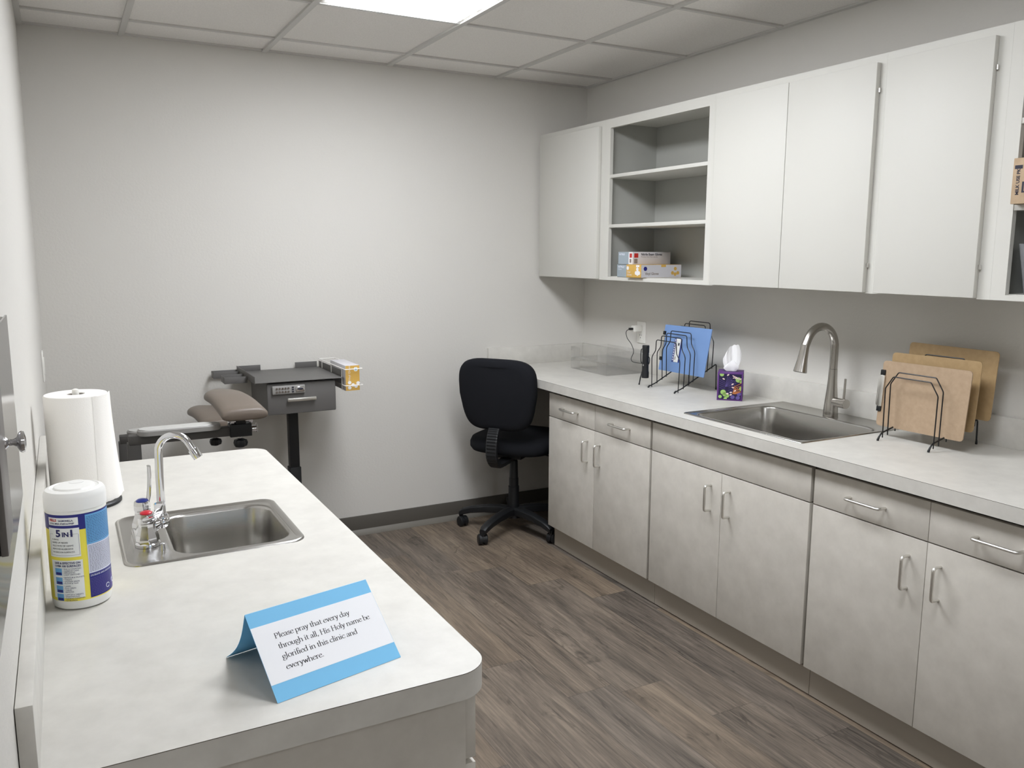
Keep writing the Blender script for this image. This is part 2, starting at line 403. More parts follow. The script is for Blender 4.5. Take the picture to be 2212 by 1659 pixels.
def base_cab(label, y1, y0, kind, flip=1, split=None, toe=True):
    t = thing('base_cabinet', label, 'cabinet', (-.3, (y0+y1)/2, 0), 'grey laminate base cabinets under the long counter')
    xf, xb = -.615, -.596; zt = .819
    b = MB(); b.box(xb, -.003, y0+.0008, y1-.0008, .112, .64, 0)           # carcass lower box
    for yy in (y1-.0008, y0+.0178): b.box(xb, -.003, yy-.017, yy, .64, .799, 0); b.box(-.4, -.003, yy-.017, yy, .799, zt, 0)
    b.box(xb, xb+.018, y0+.018, y1-.018, .64, .799, 0); b.box(-.02, -.003, y0+.018, y1-.018, .64, zt, 0)
    b.build('body', lamgap_m, t)
    MB().box(-.572, -.04, y0+.0006, y1-.0006, .004, .112, 0).build('toe_kick', toe_m, t)
    ym = split or (y0+y1)/2; g = .0065
    def front(nm, a, c, z0, z1, parent=t): return MB().box(xf, xb-.0005, c, a, z0, z1, .0008).build(nm, lam_m, parent)
    e1, e0 = y1-g, y0+g
    cols = [(e1, ym+.001), (ym-.001, e0)]
    for k, (a, c) in enumerate(cols):
        d = front('door', a, c, .120, .6835)
        hy = (ym+.055) if k == 0 else (ym-.045)
        pull((xf, hy, .628), (xf, hy, .530), (-1, 0, 0), .032).build('handle', satin_m, d)
    if kind == 'drawers':
        for a, c in cols:
            d = front('drawer', a, c, .6875, .8025); mid = (a+c)/2
            pull((xf, mid+.062, .745), (xf, mid-.062, .745), (-1, 0, 0), .032).build('handle', satin_m, d)
    else: front('false_front', e1, e0, .6875, .8025)
    return t
base_cab('grey laminate base cabinet beside the office chair, with two drawers and doors', -.632, -1.459, 'drawers', split=-1.043)
base_cab('grey laminate base cabinet under the large sink, with a blank top panel', -1.460, -2.304, 'sink', split=-1.884)
base_cab('grey laminate base cabinet with two drawers under the brown clipboards', -2.305, -3.135, 'drawers', split=-2.722)
base_cab('grey laminate base cabinet at the near end, beyond the photo edge', -3.136, -3.966, 'drawers')

# long worktop with backsplash
t = thing('countertop', 'long pale laminate countertop with backsplash along the right wall', 'countertop', (-.32, -1.98, .819))
SX0, SX1, SY0, SY1 = -.578, -.028, -2.212, -1.605
out = [(-.642, -.0006), (-.642, -3.97), (-.0006, -3.97), (-.0006, -.0006)]
hole = rrect(SX0+.03, SX1-.02, SY0+.02, SY1-.02, .03)
MB().poly(out, [hole], .819, .861, top_m, seam_m).build('worktop', None, t)
b = MB(); b.box(-.0195, -.0006, -3.97, -.0195, .861, .962, .001); b.box(-.642, -.0006, -.0195, -.0006, .861, .962, .001)
b.build('backsplash', top_m, t)

# left worktop
t = thing('countertop', 'short white laminate countertop with rounded corners on the left wall', 'countertop', (-2.5, -2.23, .812))
LX0, LX1, LY0, LY1, ZL = -2.806, -2.172, -3.072, -1.405, .855
def arc(cx, cy, r, a0, a1, n=10): return [(cx+r*math.cos(math.radians(a0+(a1-a0)*k/n)), cy+r*math.sin(math.radians(a0+(a1-a0)*k/n))) for k in range(n+1)]
out = [(LX0, LY1), (LX0, LY0)]+arc(LX1-.055, LY0+.055, .055, -90, 0)+arc(LX1-.055, LY1-.055, .055, 0, 90)
KX0, KX1, KY0, KY1 = -2.648, -2.277, -2.368, -2.009
hole = rrect(KX0+.02, KX1-.015, KY0+.015, KY1-.015, .03)
MB().poly(out, [hole], .812, ZL, top_m, seam_m).build('worktop', None, t)
b = MB().box(LX0, LX0+.019, LY0, LY1, ZL, .957, .0008); b.build('backsplash', top_m, t)

t = thing('base_cabinet', 'base cabinet under the short white countertop in the foreground', 'cabinet', (-2.5, -2.23, 0))
b = MB(); b.box(-2.803, -2.207, -3.042, -1.43, .10, .60, 0); b.box(-2.803, -2.207, -3.042, -3.024, .60, .811, 0); b.box(-2.803, -2.207, -1.448, -1.43, .60, .811, 0)
b.box(-2.225, -2.207, -3.024, -1.448, .60, .811, 0)
b.build('body', lam_m, t)
MB().box(-2.79, -2.26, -3.03, -1.445, .001, .1, 0).build('toe_kick', toe_m, t)
ya = [-3.040, -2.505, -1.97, -1.432]
for k in range(3):
    d = MB().box(-2.2065, -2.188, ya[k]+.001, ya[k+1]-.001, .689, .806, .0008).build('drawer', lam_m, t); mid = (ya[k]+ya[k+1])/2
    pull((-2.188, mid-.06, .745), (-2.188, mid+.06, .745), (1, 0, 0), .03).build('handle', satin_m, d)
    d = MB().box(-2.2065, -2.188, ya[k]+.001, ya[k+1]-.001, .11, .680, .0008).build('door', lam_m, t)
    pull((-2.188, ya[k+1]-.05, .53), (-2.188, ya[k+1]-.05, .63), (1, 0, 0), .03).build('handle', satin_m, d)

# ------------------------------------------------------------------ sinks
def ring(x0, x1, y0, y1, r, z, n=8): return rrect(x0, x1, y0, y1, max(r, .0015), z, n)
def sink(label, X0, X1, Y0, Y1, Z, r, B, rb, depth, ledge=.010):
    t = thing('sink', label, 'sink', ((X0+X1)/2, (Y0+Y1)/2, Z-depth))
    b = MB(); bx0, bx1, by0, by1 = B
    def ins(d, z, rr=None): return ring(X0+d, X1-d, Y0+d, Y1-d, max(r-d*.6, .004) if rr is None else rr, z)
    rings = [ins(0, Z+.0003), ins(.001, Z+.0030), ins(.004, Z+.0045), ins(.008, Z+.0043), ins(ledge+.002, Z+.0015)]
    def bas(d, z): return ring(bx0+d, bx1-d, by0+d, by1-d, max(rb-d*.5, .01), z)
    rings += [bas(-.012, Z+.0012), bas(-.006, Z+.0010), bas(-.002, Z-.0015), bas(0, Z-.006)]
    rings += [bas(.006, Z-depth*.55), bas(.009, Z-depth+.045), bas(.016, Z-depth+.018), bas(.034, Z-depth+.006), bas(.06, Z-depth+.003), bas(min(bx1-bx0, by1-by0)*.5-.034, Z-depth)]
    b.loft(rings, None, False, True)
    b.build('basin', steel_m, t, angle=50)
    cx, cy = (bx0+bx1)/2, (by0+by1)/2
    MB().lathe([(.001, .0045), (.018, .0045), (.022, .006), (.040, .0065), (.043, .004), (.044, .001)], (cx, cy, Z-depth), 32).build('drain', chrome_m, t)
    return t
sink('large square stainless steel sink set in the long right counter', SX0, SX1, SY0, SY1, .861, .012, (-.548, -.15, -2.185, -1.640), .05, .17)
sink('small stainless steel bar sink set in the left counter', KX0, KX1, KY0, KY1, ZL, .035, (-2.545, -2.302, -2.335, -2.045), .055, .15, .014)

# tall pull-down faucet
t = thing('faucet', 'brushed steel gooseneck pull-down faucet behind the large sink', 'faucet', (-.095, -1.915, .861))
fx, fy, fz = -.095, -1.915, .8625
b = MB(); pr = [(.028, 0), (.0285, .003), (.0275, .02), (.0245, .06), (.0205, .10), (.0175, .14), (.0165, .175), (.016, .185)]
b.lathe(pr, (fx, fy, fz), 36); b.build('body', steeld_m, t)
A = [(fx, fy, fz+.186), (fx, fy, fz+.25)]; R = .083
for k in range(1, 17):
    a = PI*k/18.5; A.append((fx-R+R*math.cos(a), fy-.006*k/16, fz+.265+R*1.06*math.sin(a)))
e = V(A[-1]); d = (V(A[-1])-V(A[-2])).normalized()
A += [tuple(e+d*.02)]
MB().tube(A, .0155, 24).build('spout', steeld_m, t)
s0 = V(A[-1]); dd = V((-.20, 0, -.98)).normalized()
MB().tube([s0-dd*.004, s0+dd*.02, s0+dd*.05, s0+dd*.08, s0+dd*.1, s0+dd*.102], [.0155, .0165, .0185, .0225, .0255, .022], 28).build('spray_head', steeld_m, t)
b = MB(); b.cyl((fx, fy-.005, fz+.058), (fx-.004, fy-.042, fz+.058), .0175, n=28); b.cyl((fx-.004, fy-.0435, fz+.058), (fx-.008, fy-.078, fz+.058), .0185, n=28); b.build('valve', steeld_m, t)
MB().cyl((fx-.007, fy-.064, fz+.07), (fx-.007, fy-.067, fz+.155), .0048, .0042, 16).build('lever', steeld_m, t)

# bar-sink faucet with wrist blades
t = thing('faucet', 'chrome gooseneck faucet with red and blue capped blade handles at the small sink', 'faucet', (-2.59, -2.19, ZL))
bz = ZL+.0018; bx, by = -2.594, -2.19
b = MB(); prof = []
for zz, g in ((0, 0), (.006, .0), (.012, .004), (.016, .012)):
    prof.append([V((p[0], p[1], bz+zz)) for p in rrect(bx-.026+g, bx+.026-g, by-.075+g, by+.075-g, .0245-g*.5)])
b.loft(prof)
for yy in (by-.051, by+.051):
    b.lathe([(.024, .008), (.0235, .02), (.019, .034), (.0165, .042), (.0165, .05)], (bx, yy, bz), 8)
b.tube([(bx, by, bz+.01), (bx+.01, by, bz+.03), (bx+.034, by, bz+.035)], [.024, .021, .014], 20)
b.ball((bx+.036, by, bz+.034), .0165); b.lathe([(.0135, -.0), (.0135, .012), (.011, .018)], (bx+.036, by, bz+.034), 24)
b.build('body', chrome_m, t)
sx, sz = bx+.036, bz+.04; A = [(sx, by, sz), (sx, by, sz+.10), (sx+.001, by, sz+.148)]; R = .033
for k in range(1, 13):
    a = PI*.87*k/12; A.append((sx+R-R*math.cos(a), by-.002*k, sz+.155+R*1.1*math.sin(a)))
e = V(A[-1]); d = (e-V(A[-2])).normalized(); A.append(tuple(e+d*.014))
MB().tube(A, [.0088]*3+[.0078]*(len(A)-3), 20).build('spout', chrome_m, t)
e = V(A[-1]); MB().tube([e-d*.001, e, e+d*.014, e+d*.022, e+d*.0225], [.0085, .0108, .0112, .0105, .007], 20).build('aerator', chrome_m, t)
def blade(yy, ang, lift, capm, capn, reach=1):
    h = MB(); h.lathe([(.0165, .05), (.0175, .052), (.0175, .064), (.0165, .072), (.013, .0725)], (bx, yy, bz), 8)
    ca, sa = math.cos(ang), math.sin(ang); rings = []
    for k, (dd_, zz, w, th) in enumerate(((.006, .060, .015, .009), (.02, .062, .014, .008), (.034, .068, .010, .006), (.046, .082*lift+.068*(1-lift), .008, .005), (.054, .105*lift+.07*(1-lift), .009, .0045), (.058, .135*lift+.072*(1-lift), .010, .004), (.057, .155*lift+.072*(1-lift), .010, .0035))):
        c = V((bx+ca*dd_*reach, yy+sa*dd_*reach, bz+zz)); tx = V((-sa, ca, 0)); nn = V((ca*lift*min(1, k/3), sa*lift*min(1, k/3), 1-lift*min(1, k/3)*.85)).normalized()
        rings.append([c+tx*w*math.cos(q*PI/6)+nn*th*math.sin(q*PI/6) for q in range(12)])
    h.loft(rings); o = h.build('handle', chrome_m, t)
    c = MB(); c.lathe([(.0125, .0722), (.0125, .074), (.009, .0765), (.001, .0772)], (bx, yy, bz), 24)
    tag(c.build('cap', capm, o), capn)
blade(by+.051, math.radians(12), .95, bluecap_m, 'blue cold cap', .34)
blade(by-.051, math.radians(-68), .42, red_m, 'red hot cap')
MB().lathe([(.006, .0), (.006, .004), (.004, .012), (.0045, .016), (.001, .018)], (bx+.025, by-.105+.005, bz-.001), 16).build('pop_up_rod', chrome_m, t)

# ------------------------------------------------------------------ paper towel roll + holder
tx, ty = -2.708, -1.828
t = thing('paper_towel_holder', 'paper towel holder with dark round base and white centre rod', 'paper towel holder', (tx, ty, ZL))
MB().lathe([(.001, 0), (.078, 0), (.080, .002), (.080, .007), (.077, .010), (.001, .0105)], (tx+.008, ty-.004, ZL+.0003), 48).build('base', black_m, t)
MB().lathe([(.008, .0105), (.008, .288), (.0075, .294), (.003, .296), (.0005, .296)], (tx, ty, ZL), 16).build('rod', plast_m, t)
t = thing('paper_towel_roll', 'tall white paper towel roll with loose sheet end, standing on its holder', 'paper towel', (tx, ty, ZL+.0112))
b = MB(); n = 56; z0, z1 = ZL+.0115, ZL+.0115+.272
prof = [(.021, z0), (.070, z0), (.0725, z0+.003), (.0725, z1-.003), (.0705, z1), (.021, z1), (.0205, z1-.002), (.0205, z0)]
rings = [[V((tx+r*math.cos(2*PI*k/n), ty+r*math.sin(2*PI*k/n), z)) for k in range(n)] for r, z in prof]; rings.append(rings[0])
b.loft(rings, None, False, False); b.build('roll', paper_m, t)
MB().lathe([(.0202, .002), (.0202, .270), (.0188, .270), (.0188, .002), (.0202, .002)], (tx, ty, ZL+.0115), 32, cap0=False, cap1=False).build('cardboard_core', core_m, t)
rows = []
for j in range(9):
    f = j/8; z = z1-.001-(.272)*f; row = []
    for k in range(15):
        a = math.radians(-62+ (k/10)*60) if k <= 10 else math.radians(-2)
        ex = max(0, k-10)*.006*(.6+1.2*f); r = .0733+.0008*math.sin(k*.9)+(.012*f*f*(k/10)**2 if k <= 10 else .012*f*f)
        row.append(V((tx+r*math.cos(a)+ex*.25, ty+r*math.sin(a)+ex, z+.001*math.sin(k*2+j))))
    rows.append(row)
MB().sheet(rows, thick=.0009).build('loose_sheet', paper_m, t)

# ------------------------------------------------------------------ wipes canister
wx, wy, WR = -2.7265, -2.495, .0495
t = thing('wipes_canister', 'white disinfecting wipes canister with yellow and blue printed label', 'wipes canister', (wx, wy, ZL))
b = MB(); b.lathe([(.001, .0), (.043, .0), (.0475, .003), (WR-.0005, .010), (WR, .016), (WR, .183), (WR-.001, .186), (.001, .187)], (wx, wy, ZL+.0004), 64); b.build('body', canw_m, t)
b = MB(); b.lathe([(.0505, .1835), (.0508, .188), (.0508, .204), (.0502, .209), (.047, .2145), (.040, .217), (.0385, .2155), (.034, .2155), (.032, .2185), (.018, .2215), (.001, .222)], (wx, wy, ZL+.0004), 64); b.build('lid', lid_m, t)
b = MB().lathe([(.012, 0), (.013, .0012), (.010, .002), (.001, .002)], (wx+.004, wy+.008, ZL+.2215), 28); b.build('flap', lid_m, t)
def cpt(a, z, r): return V((wx+r*math.sin(math.radians(a)), wy-r*math.cos(math.radians(a)), z))   # angle 0 faces the room front
def cpatch(b, a0, a1, z0, z1, m, r, tilt=0):
    n = max(2, int(abs(a1-a0)/5)+1)
    lo = [cpt(a0+(a1-a0)*k/n, z0, r) for k in range(n+1)]; hi = [cpt(a0+(a1-a0)*k/n, z1, r) for k in range(n+1)]
    lo2 = [cpt(a0+(a1-a0)*k/n, z0, r-.0002) for k in range(n+1)]; hi2 = [cpt(a0+(a1-a0)*k/n, z1, r-.0002) for k in range(n+1)]
    b.sheet([lo, hi], m); return b
zb, zt = .8735, 1.0325
lab = MB(); n = 72
cpatch(lab, -180, 180, zb, zt, yellow_m, WR+.0002)
cpatch(lab, -95, 92, zt-.028, zt, navy_m, WR+.0004)
cpatch(lab, 96, 178, zt-.06, zt, navy_m, WR+.0004)
cpatch(lab, -60, 2, zt-.019, zt-.005, lwhite_m, WR+.0006)
cpatch(lab, -62, 3, zt-.077, zt-.024, lwhite_m, WR+.0006)
cpatch(lab, -60, 5, zb+.006, zt-.083, lwhite_m, WR+.0006)
cpatch(lab, 15, 88, zt-.058, zt-.003, sky_m, WR+.0006)
cpatch(lab, 15, 88, zt-.112, zt-.058, lav_m, WR+.0006)
cpatch(lab, 15, 88, zb+.002, zt-.112, navy_m, WR+.0006)
for k, zc in enumerate((-.104, -.121, -.1365, -.1515)):
    cpatch(lab, -52, -36, zt+zc-.0065, zt+zc+.0065, sky_m, WR+.0008); cpatch(lab, -50, -37, zt+zc-.006, zt+zc-.001, navy_m, WR+.0009)
cpatch(lab, -58, 1, zt-.0735, zt-.0732, ink_m, WR+.0008)
cpatch(lab, -58, -50, zt-.0352, zt-.0349, ink_m, WR+.0008); cpatch(lab, -16, 0, zt-.0352, zt-.0349, ink_m, WR+.0008)
cpatch(lab, -58.2, -57.8, zt-.0735, zt-.035, ink_m, WR+.0008); cpatch(lab, .8, 1.2, zt-.0735, zt-.035, ink_m, WR+.0008)
cpatch(lab, 68, 84, zb+.006, zb+.03, viol_m, WR+.0008)
# rows of fine print
rnd = random.Random(3)
def fine(a0, a1, ztop, zbot, step, m, h=.0007):
    z = ztop
    while z > zbot:
        a = a0
        while a < a1-3:
            w = rnd.uniform(2, 6); e = min(a+w, a1)
            cpatch(lab, a, e, z-h, z, m, WR+.0008); a = e+1.0
        z -= step
fine(17, 87, zt-.007, zt-.056, .0029, inkn_m); fine(17, 87, zt-.061, zt-.11, .0026, ink_m)
fine(17, 64, zb+.037, zb+.006, .0028, viol_m)
fine(17, 87, zb+.042, zb+.040, .0028, lav_m)
lab.build('label', None, t)
def wtext(s, a, z, size, m, sx=1, bold=0, ang=0):
    def wf(c): return cpt(a+math.degrees(c.x/WR), z+c.y, WR+.0011)
    text_mb(s, size, None, m, warp=wf, parent=t, sx=sx, bold=bold)
wtext('KILLS', -56, zt-.0115, .0062, inkr_m, bold=.0002); wtext('SALMONELLA,', -35, zt-.0115, .0042, inkn_m, .92, bold=.0001)
wtext('E.COLI, MRSA, STAPH & STREP', -56, zt-.0168, .0040, inkn_m, .82, bold=.0001)
wtext('5', -43, zt-.039, .0175, inkn_m, 1.1, bold=.0006); wtext('IN', -30, zt-.039, .0115, inkn_m, bold=.0004); wtext('1', -17, zt-.039, .0175, inkn_m, 1.1, bold=.0006)
for k, s in enumerate(('CLEANS', 'WIPES UP MESSES', 'KILLS 99.9% OF GERMS', 'REMOVES ALLERGENS', 'WORKS ON SURFACES')):
    wtext(s, -53, zt-.0455-.0058*k, .0040, ink_m, .95)
wtext('SAFE & EFFECTIVE ON', -51, zt-.0895, .0053, inkn_m, .86, bold=.00015); wtext('OVER 100 SURFACES', -51, zt-.095, .0053, inkn_m, .92, bold=.00015)
bl = [('SINK & COUNTERS', 'GARBAGE CANS', 'APPLIANCES', 'LIGHT SWITCHES'), ('BATHTUB & FAUCETS', 'TOILETS', 'SHOWER AREAS', 'FLOOR & TILES'), ('LAMPS', 'PLAY AREAS', 'TABLES', 'REMOTES'), ('LAPTOP & TABLETS', 'SMARTPHONES', 'GAMING CONSOLES', 'KEYBOARDS')]
for k, g in enumerate(bl):
    for j, s in enumerate(g): wtext('• '+s, -34, zt-.0995-.0160*k-.0036*j, .0035, inkn_m, .95)
wtext('STORAGE AND DISPOSAL', 17, zb+.0415, .0044, lav_m, .9)
for k in range(3):   # recycling triangle of three bars
    a = PI/2+2*PI*k/3; b = MB(); p = [V((.0045*math.cos(a+q), .0045*math.sin(a+q), 0)) for q in (.35, 1.0, 1.74)]
    ww = [cpt(76+math.degrees(q.x/WR), zb+.018+q.y, WR+.0013) for q in p]
    b.tube(ww, .0007, 5); b.build('printed_mark', inkw_m, t)
b = MB(); b.tube([cpt(56+5*math.cos(q*PI/6), zb+.014+.0042*math.sin(q*PI/6), WR+.0009) for q in range(12)], .0005, 5); b.build('printed_mark', inkw_m, t)

# ------------------------------------------------------------------ tent card with serif text
t = thing('tent_card', 'folded blue and white paper tent card with printed prayer request', 'card', (-2.43, -2.92, ZL))
fl, fr = V((-2.493, -3.025, ZL+.0006)), V((-2.289, -2.977, ZL+.0006)); uu = (fr-fl); Wc = uu.length; uu.normalize(); nn = V((-uu.y, uu.x, 0))
rl = fl+nn*.102+V((0, 0, .0975))+uu*.001; rr_ = rl+uu*Wc; down = (fl-rl); Lc = down.length; down.normalize()
outn = uu.cross(-down).normalized()
if outn.z < 0: outn = -outn
def cp(u, v, h=0): return rl+uu*u+down*v+outn*h
def bpnt(u, f):    # back leaf, bowed
    p = rl+uu*u+nn*(.078*f)+V((0, 0, -.0973*f)); bow = math.sin(f*PI)*.014
    return p-nn*bow*.8-V((0, 0, bow*.55))
th = .0005
b = MB(); b.loft([[cp(u, 0), cp(u, Lc), cp(u, Lc, -th), cp(u, .0008, -th)] for u in (0, Wc)], cardb_m)
b.sheet([[bpnt(Wc*i/6, j/14) for i in range(7)] for j in range(15)], cardb_m, thick=.0005)
b.build('folded_sheet', None, t)
b = MB(); v0, v1 = Lc*.168, Lc*.812
b.loft([[cp(u, v0, .0002), cp(u, v1, .0002), cp(u, v1, 0), cp(u, v0, 0)] for u in (.0003, Wc-.0003)]); tag(b.build('white_panel', cardw_m, t), 'white printed panel')
GL = {
 'a': (.86, [('c', (.12, .76), (.2, .94), (.42, 1), (.6, .88), (.63, .65), (.63, .2), (.68, .04), (.84, .08)), ('c', (.63, .58), (.34, .5), (.12, .35), (.12, .12), (.3, 0), (.5, .08), (.63, .25))]),
 'b': (.96, [('l', (.16, 1.72), (.16, .02)), ('c', (.16, .75), (.4, .98), (.66, .95), (.85, .72), (.86, .42), (.72, .1), (.46, 0), (.16, .1)), ('l', (.0, 1.66), (.16, 1.72))]),
 'c': (.80, [('c', (.74, .8), (.62, .97), (.42, 1), (.18, .84), (.08, .5), (.18, .16), (.42, 0), (.62, .05), (.78, .22))]),
 'd': (.98, [('c', (.78, .8), (.6, .98), (.38, .98), (.14, .78), (.08, .45), (.2, .1), (.42, 0), (.62, .06), (.78, .25)), ('l', (.78, 1.72), (.78, .04)), ('l', (.6, 1.66), (.78, 1.72)), ('l', (.78, .04), (.95, .08))]),
 'e': (.84, [('l', (.12, .56), (.76, .66)), ('c', (.76, .66), (.68, .92), (.46, 1), (.2, .84), (.08, .5), (.2, .12), (.44, 0), (.64, .06), (.8, .24))]),
 'f': (.55, [('c', (.72, 1.62), (.56, 1.74), (.36, 1.64), (.27, 1.35), (.27, .9), (.27, .02)), ('l', (.06, .95), (.56, .95)), ('l', (.08, .0), (.48, .0))]),
 'g': (.90, [('c', (.4, 1.), (.2, .92), (.12, .68), (.2, .44), (.42, .36), (.62, .46), (.69, .7), (.6, .92), (.4, 1.)), ('l', (.6, .9), (.9, .96)), ('c', (.26, .42), (.12, .24), (.26, .08), (.58, .04), (.8, -.1), (.8, -.34), (.56, -.54), (.26, -.54), (.06, -.38), (.1, -.16), (.3, 0.02))]),
 'h': (1.02, [('l', (.17, 1.72), (.17, 0)), ('c', (.17, .72), (.4, .96), (.62, .98), (.78, .8), (.8, .5), (.8, 0)), ('l', (.0, 1.66), (.17, 1.72)), ('l', (0, 0), (.34, 0)), ('l', (.64, 0), (.98, 0))]),
 'i': (.44, [('l', (.2, 1), (.2, 0)), ('l', (.03, .93), (.2, 1)), ('l', (.03, 0), (.38, 0)), ('d', (.19, 1.42))]),
 'l': (.44, [('l', (.2, 1.72), (.2, 0)), ('l', (.03, 1.66), (.2, 1.72)), ('l', (.03, 0), (.38, 0))]),
 'm': (1.56, [('l', (.17, 1), (.17, 0)), ('c', (.17, .72), (.38, .96), (.58, .98), (.72, .8), (.74, .5), (.74, 0)), ('c', (.74, .72), (.95, .96), (1.15, .98), (1.3, .8), (1.32, .5), (1.32, 0)), ('l', (0, .93), (.17, 1)), ('l', (0, 0), (.34, 0)), ('l', (.58, 0), (.9, 0)), ('l', (1.17, 0), (1.5, 0))]),
 'n': (1.02, [('l', (.17, 1), (.17, 0)), ('c', (.17, .72), (.4, .96), (.62, .98), (.78, .8), (.8, .5), (.8, 0)), ('l', (0, .93), (.17, 1)), ('l', (0, 0), (.34, 0)), ('l', (.64, 0), (.98, 0))]),
 'o': (.96, [('c', (.46, 1.), (.2, .88), (.08, .5), (.2, .12), (.46, 0), (.74, .12), (.86, .5), (.74, .88), (.46, 1.))]),
 'p': (1.0, [('l', (.18, 1), (.18, -.6)), ('c', (.18, .78), (.4, .98), (.66, .96), (.86, .72), (.88, .42), (.74, .1), (.48, 0), (.18, .12)), ('l', (.0, .93), (.18, 1)), ('l', (.0, -.6), (.4, -.6))]),
 'r': (.66, [('l', (.18, 1), (.18, 0)), ('c', (.18, .68), (.34, .94), (.5, .98), (.6, .9)), ('l', (.0, .93), (.18, 1)), ('l', (0, 0), (.38, 0))]),
 's': (.70, [('c', (.56, .78), (.46, .98), (.24, .96), (.13, .76), (.28, .58), (.5, .42), (.6, .2), (.42, .01), (.2, .03), (.08, .24))]),
 't': (.62, [('c', (.27, 1.34), (.27, .9), (.27, .25), (.38, .02), (.6, .1)), ('l', (.04, .96), (.58, .96))]),
 'u': (1.0, [('c', (.17, 1), (.17, .6), (.18, .28), (.36, .02), (.6, .06), (.78, .28)), ('l', (.78, 1), (.78, .04)), ('l', (0, .96), (.17, 1)), ('l', (.62, .96), (.78, 1)), ('l', (.78, .03), (.95, .07))]),
 'v': (.84, [('l', (.12, 1), (.42, .02)), ('l', (.42, .02), (.72, 1)), ('l', (-.02, 1), (.28, 1)), ('l', (.58, 1), (.86, 1))]),
 'w': (1.24, [('l', (.12, 1), (.38, .02)), ('l', (.38, .02), (.62, .95)), ('l', (.62, .95), (.86, .02)), ('l', (.86, .02), (1.12, 1)), ('l', (-.02, 1), (.28, 1)), ('l', (.98, 1), (1.26, 1))]),
 'y': (.86, [('l', (.12, 1), (.45, .04)), ('l', (.74, 1), (.45, .04)), ('c', (.45, .04), (.32, -.36), (.18, -.56), (.02, -.5)), ('l', (-.02, 1), (.28, 1)), ('l', (.6, 1), (.88, 1))]),
 'P': (1.08, [('l', (.24, 1.56), (.24, 0)), ('c', (.24, 1.54), (.55, 1.57), (.86, 1.42), (.92, 1.14), (.78, .84), (.5, .74), (.3, .78)), ('l', (.05, 1.56), (.3, 1.56)), ('l', (.04, 0), (.48, 0))]),
 'H': (1.42, [('l', (.24, 1.56), (.24, 0)), ('l', (1.14, 1.56), (1.14, 0)), ('l', (.24, .82), (1.14, .82)), ('l', (.04, 1.56), (.46, 1.56)), ('l', (.92, 1.56), (1.34, 1.56)), ('l', (.04, 0), (.46, 0)), ('l', (.92, 0), (1.34, 0))]),
 '.': (.44, [('d', (.2, .1))]), ',': (.44, [('d', (.2, .1)), ('l', (.26, .08), (.1, -.26))]), ' ': (.44, []),
}
def nib_text(s, u0, v0, xh, parent, m, width=None):
    tot = sum(GL[c][0] for c in s); sc = xh if width is None else width/tot; b = MB(); x = 0
    def addq(q):
        vs = [b.bm.verts.new(cp(u0+p[0]*sc, v0-p[1]*xh, .0003)) for p in q]
        b.bm.faces.new(vs)
    for c in s:
        adv, st = GL[c]
        for k in st:
            if k[0] == 'd': addq([(x+k[1][0]+.115*math.cos(q*PI/4), k[1][1]+.115*math.sin(q*PI/4)) for q in range(8)]); continue
            pts = [V((p[0], p[1], 0)) for p in k[1:]]
            if k[0] == 'c': pts = smooth(pts, 4)
            L, R = [], []
            for i, p in enumerate(pts):
                d = (pts[min(i+1, len(pts)-1)]-pts[max(i-1, 0)]).normalized(); th_ = math.atan2(d.y, d.x)
                w = (.075+.12*abs(math.sin(th_-math.radians(14)))**1.4)*.5; nq = V((-d.y, d.x, 0))
                L.append(p+nq*w); R.append(p-nq*w)
            for i in range(len(pts)-1): addq([(x+L[i].x, L[i].y), (x+L[i+1].x, L[i+1].y), (x+R[i+1].x, R[i+1].y), (x+R[i].x, R[i].y)])
        x += adv
    return b.build('printed_text', m, parent)
XH = .0052
for k, (s, wd_) in enumerate((('Please pray that every day', .1275), ('through it all, His Holy name be', .157), ('glorified in this clinic and', .127), ('everywhere.', .0615))):
    nib_text(s, .0305, Lc*(.348+.1175*k), XH, t, inkb_m, wd_)

# ------------------------------------------------------------------ left wall cabinet panel and outlet
t = thing('wall_panel_cabinet', 'shallow polished grey wall cabinet with a chrome knob, at the left photo edge', 'cabinet', (-2.795, -3.2, 1.16))
MB().box(-2.8065, -2.788, -3.80, -2.925, 1.178, 1.408, .002).build('body', dframe_m, t)
d = MB().box(-2.7878, -2.785, -3.80, -2.920, 1.175, 1.410, .001).build('door', mirror_m, t)
b = MB().box(-2.785, -2.779, -3.33, -3.245, 1.226, 1.407, .001); b.build('stile', dframe_m, d)
kb = MB(); kb.lathe([(.006, 0), (.0055, .001), (.0033, .003), (.003, .0065), (.0045, .0095), (.0090, .0115), (.0104, .0135), (.0096, .0160), (.0045, .0172), (.0005, .0174)], (-2.779, -3.255, 1.312), 28, axis='x'); kb.build('knob', chrome_m, d)
t = thing('wall_outlet', 'white outlet cover plate on the left wall beyond the paper towels', 'outlet', (XW+.004, -.42, 1.045))
MB().box(XW+.0003, XW+.006, -.458, -.384, .985, 1.103, .002).build('cover_plate', plast_m, t)
MB().box(XW+.006, XW+.0085, -.438, -.404, 1.010, 1.078, .001).build('socket', plast_m, t)

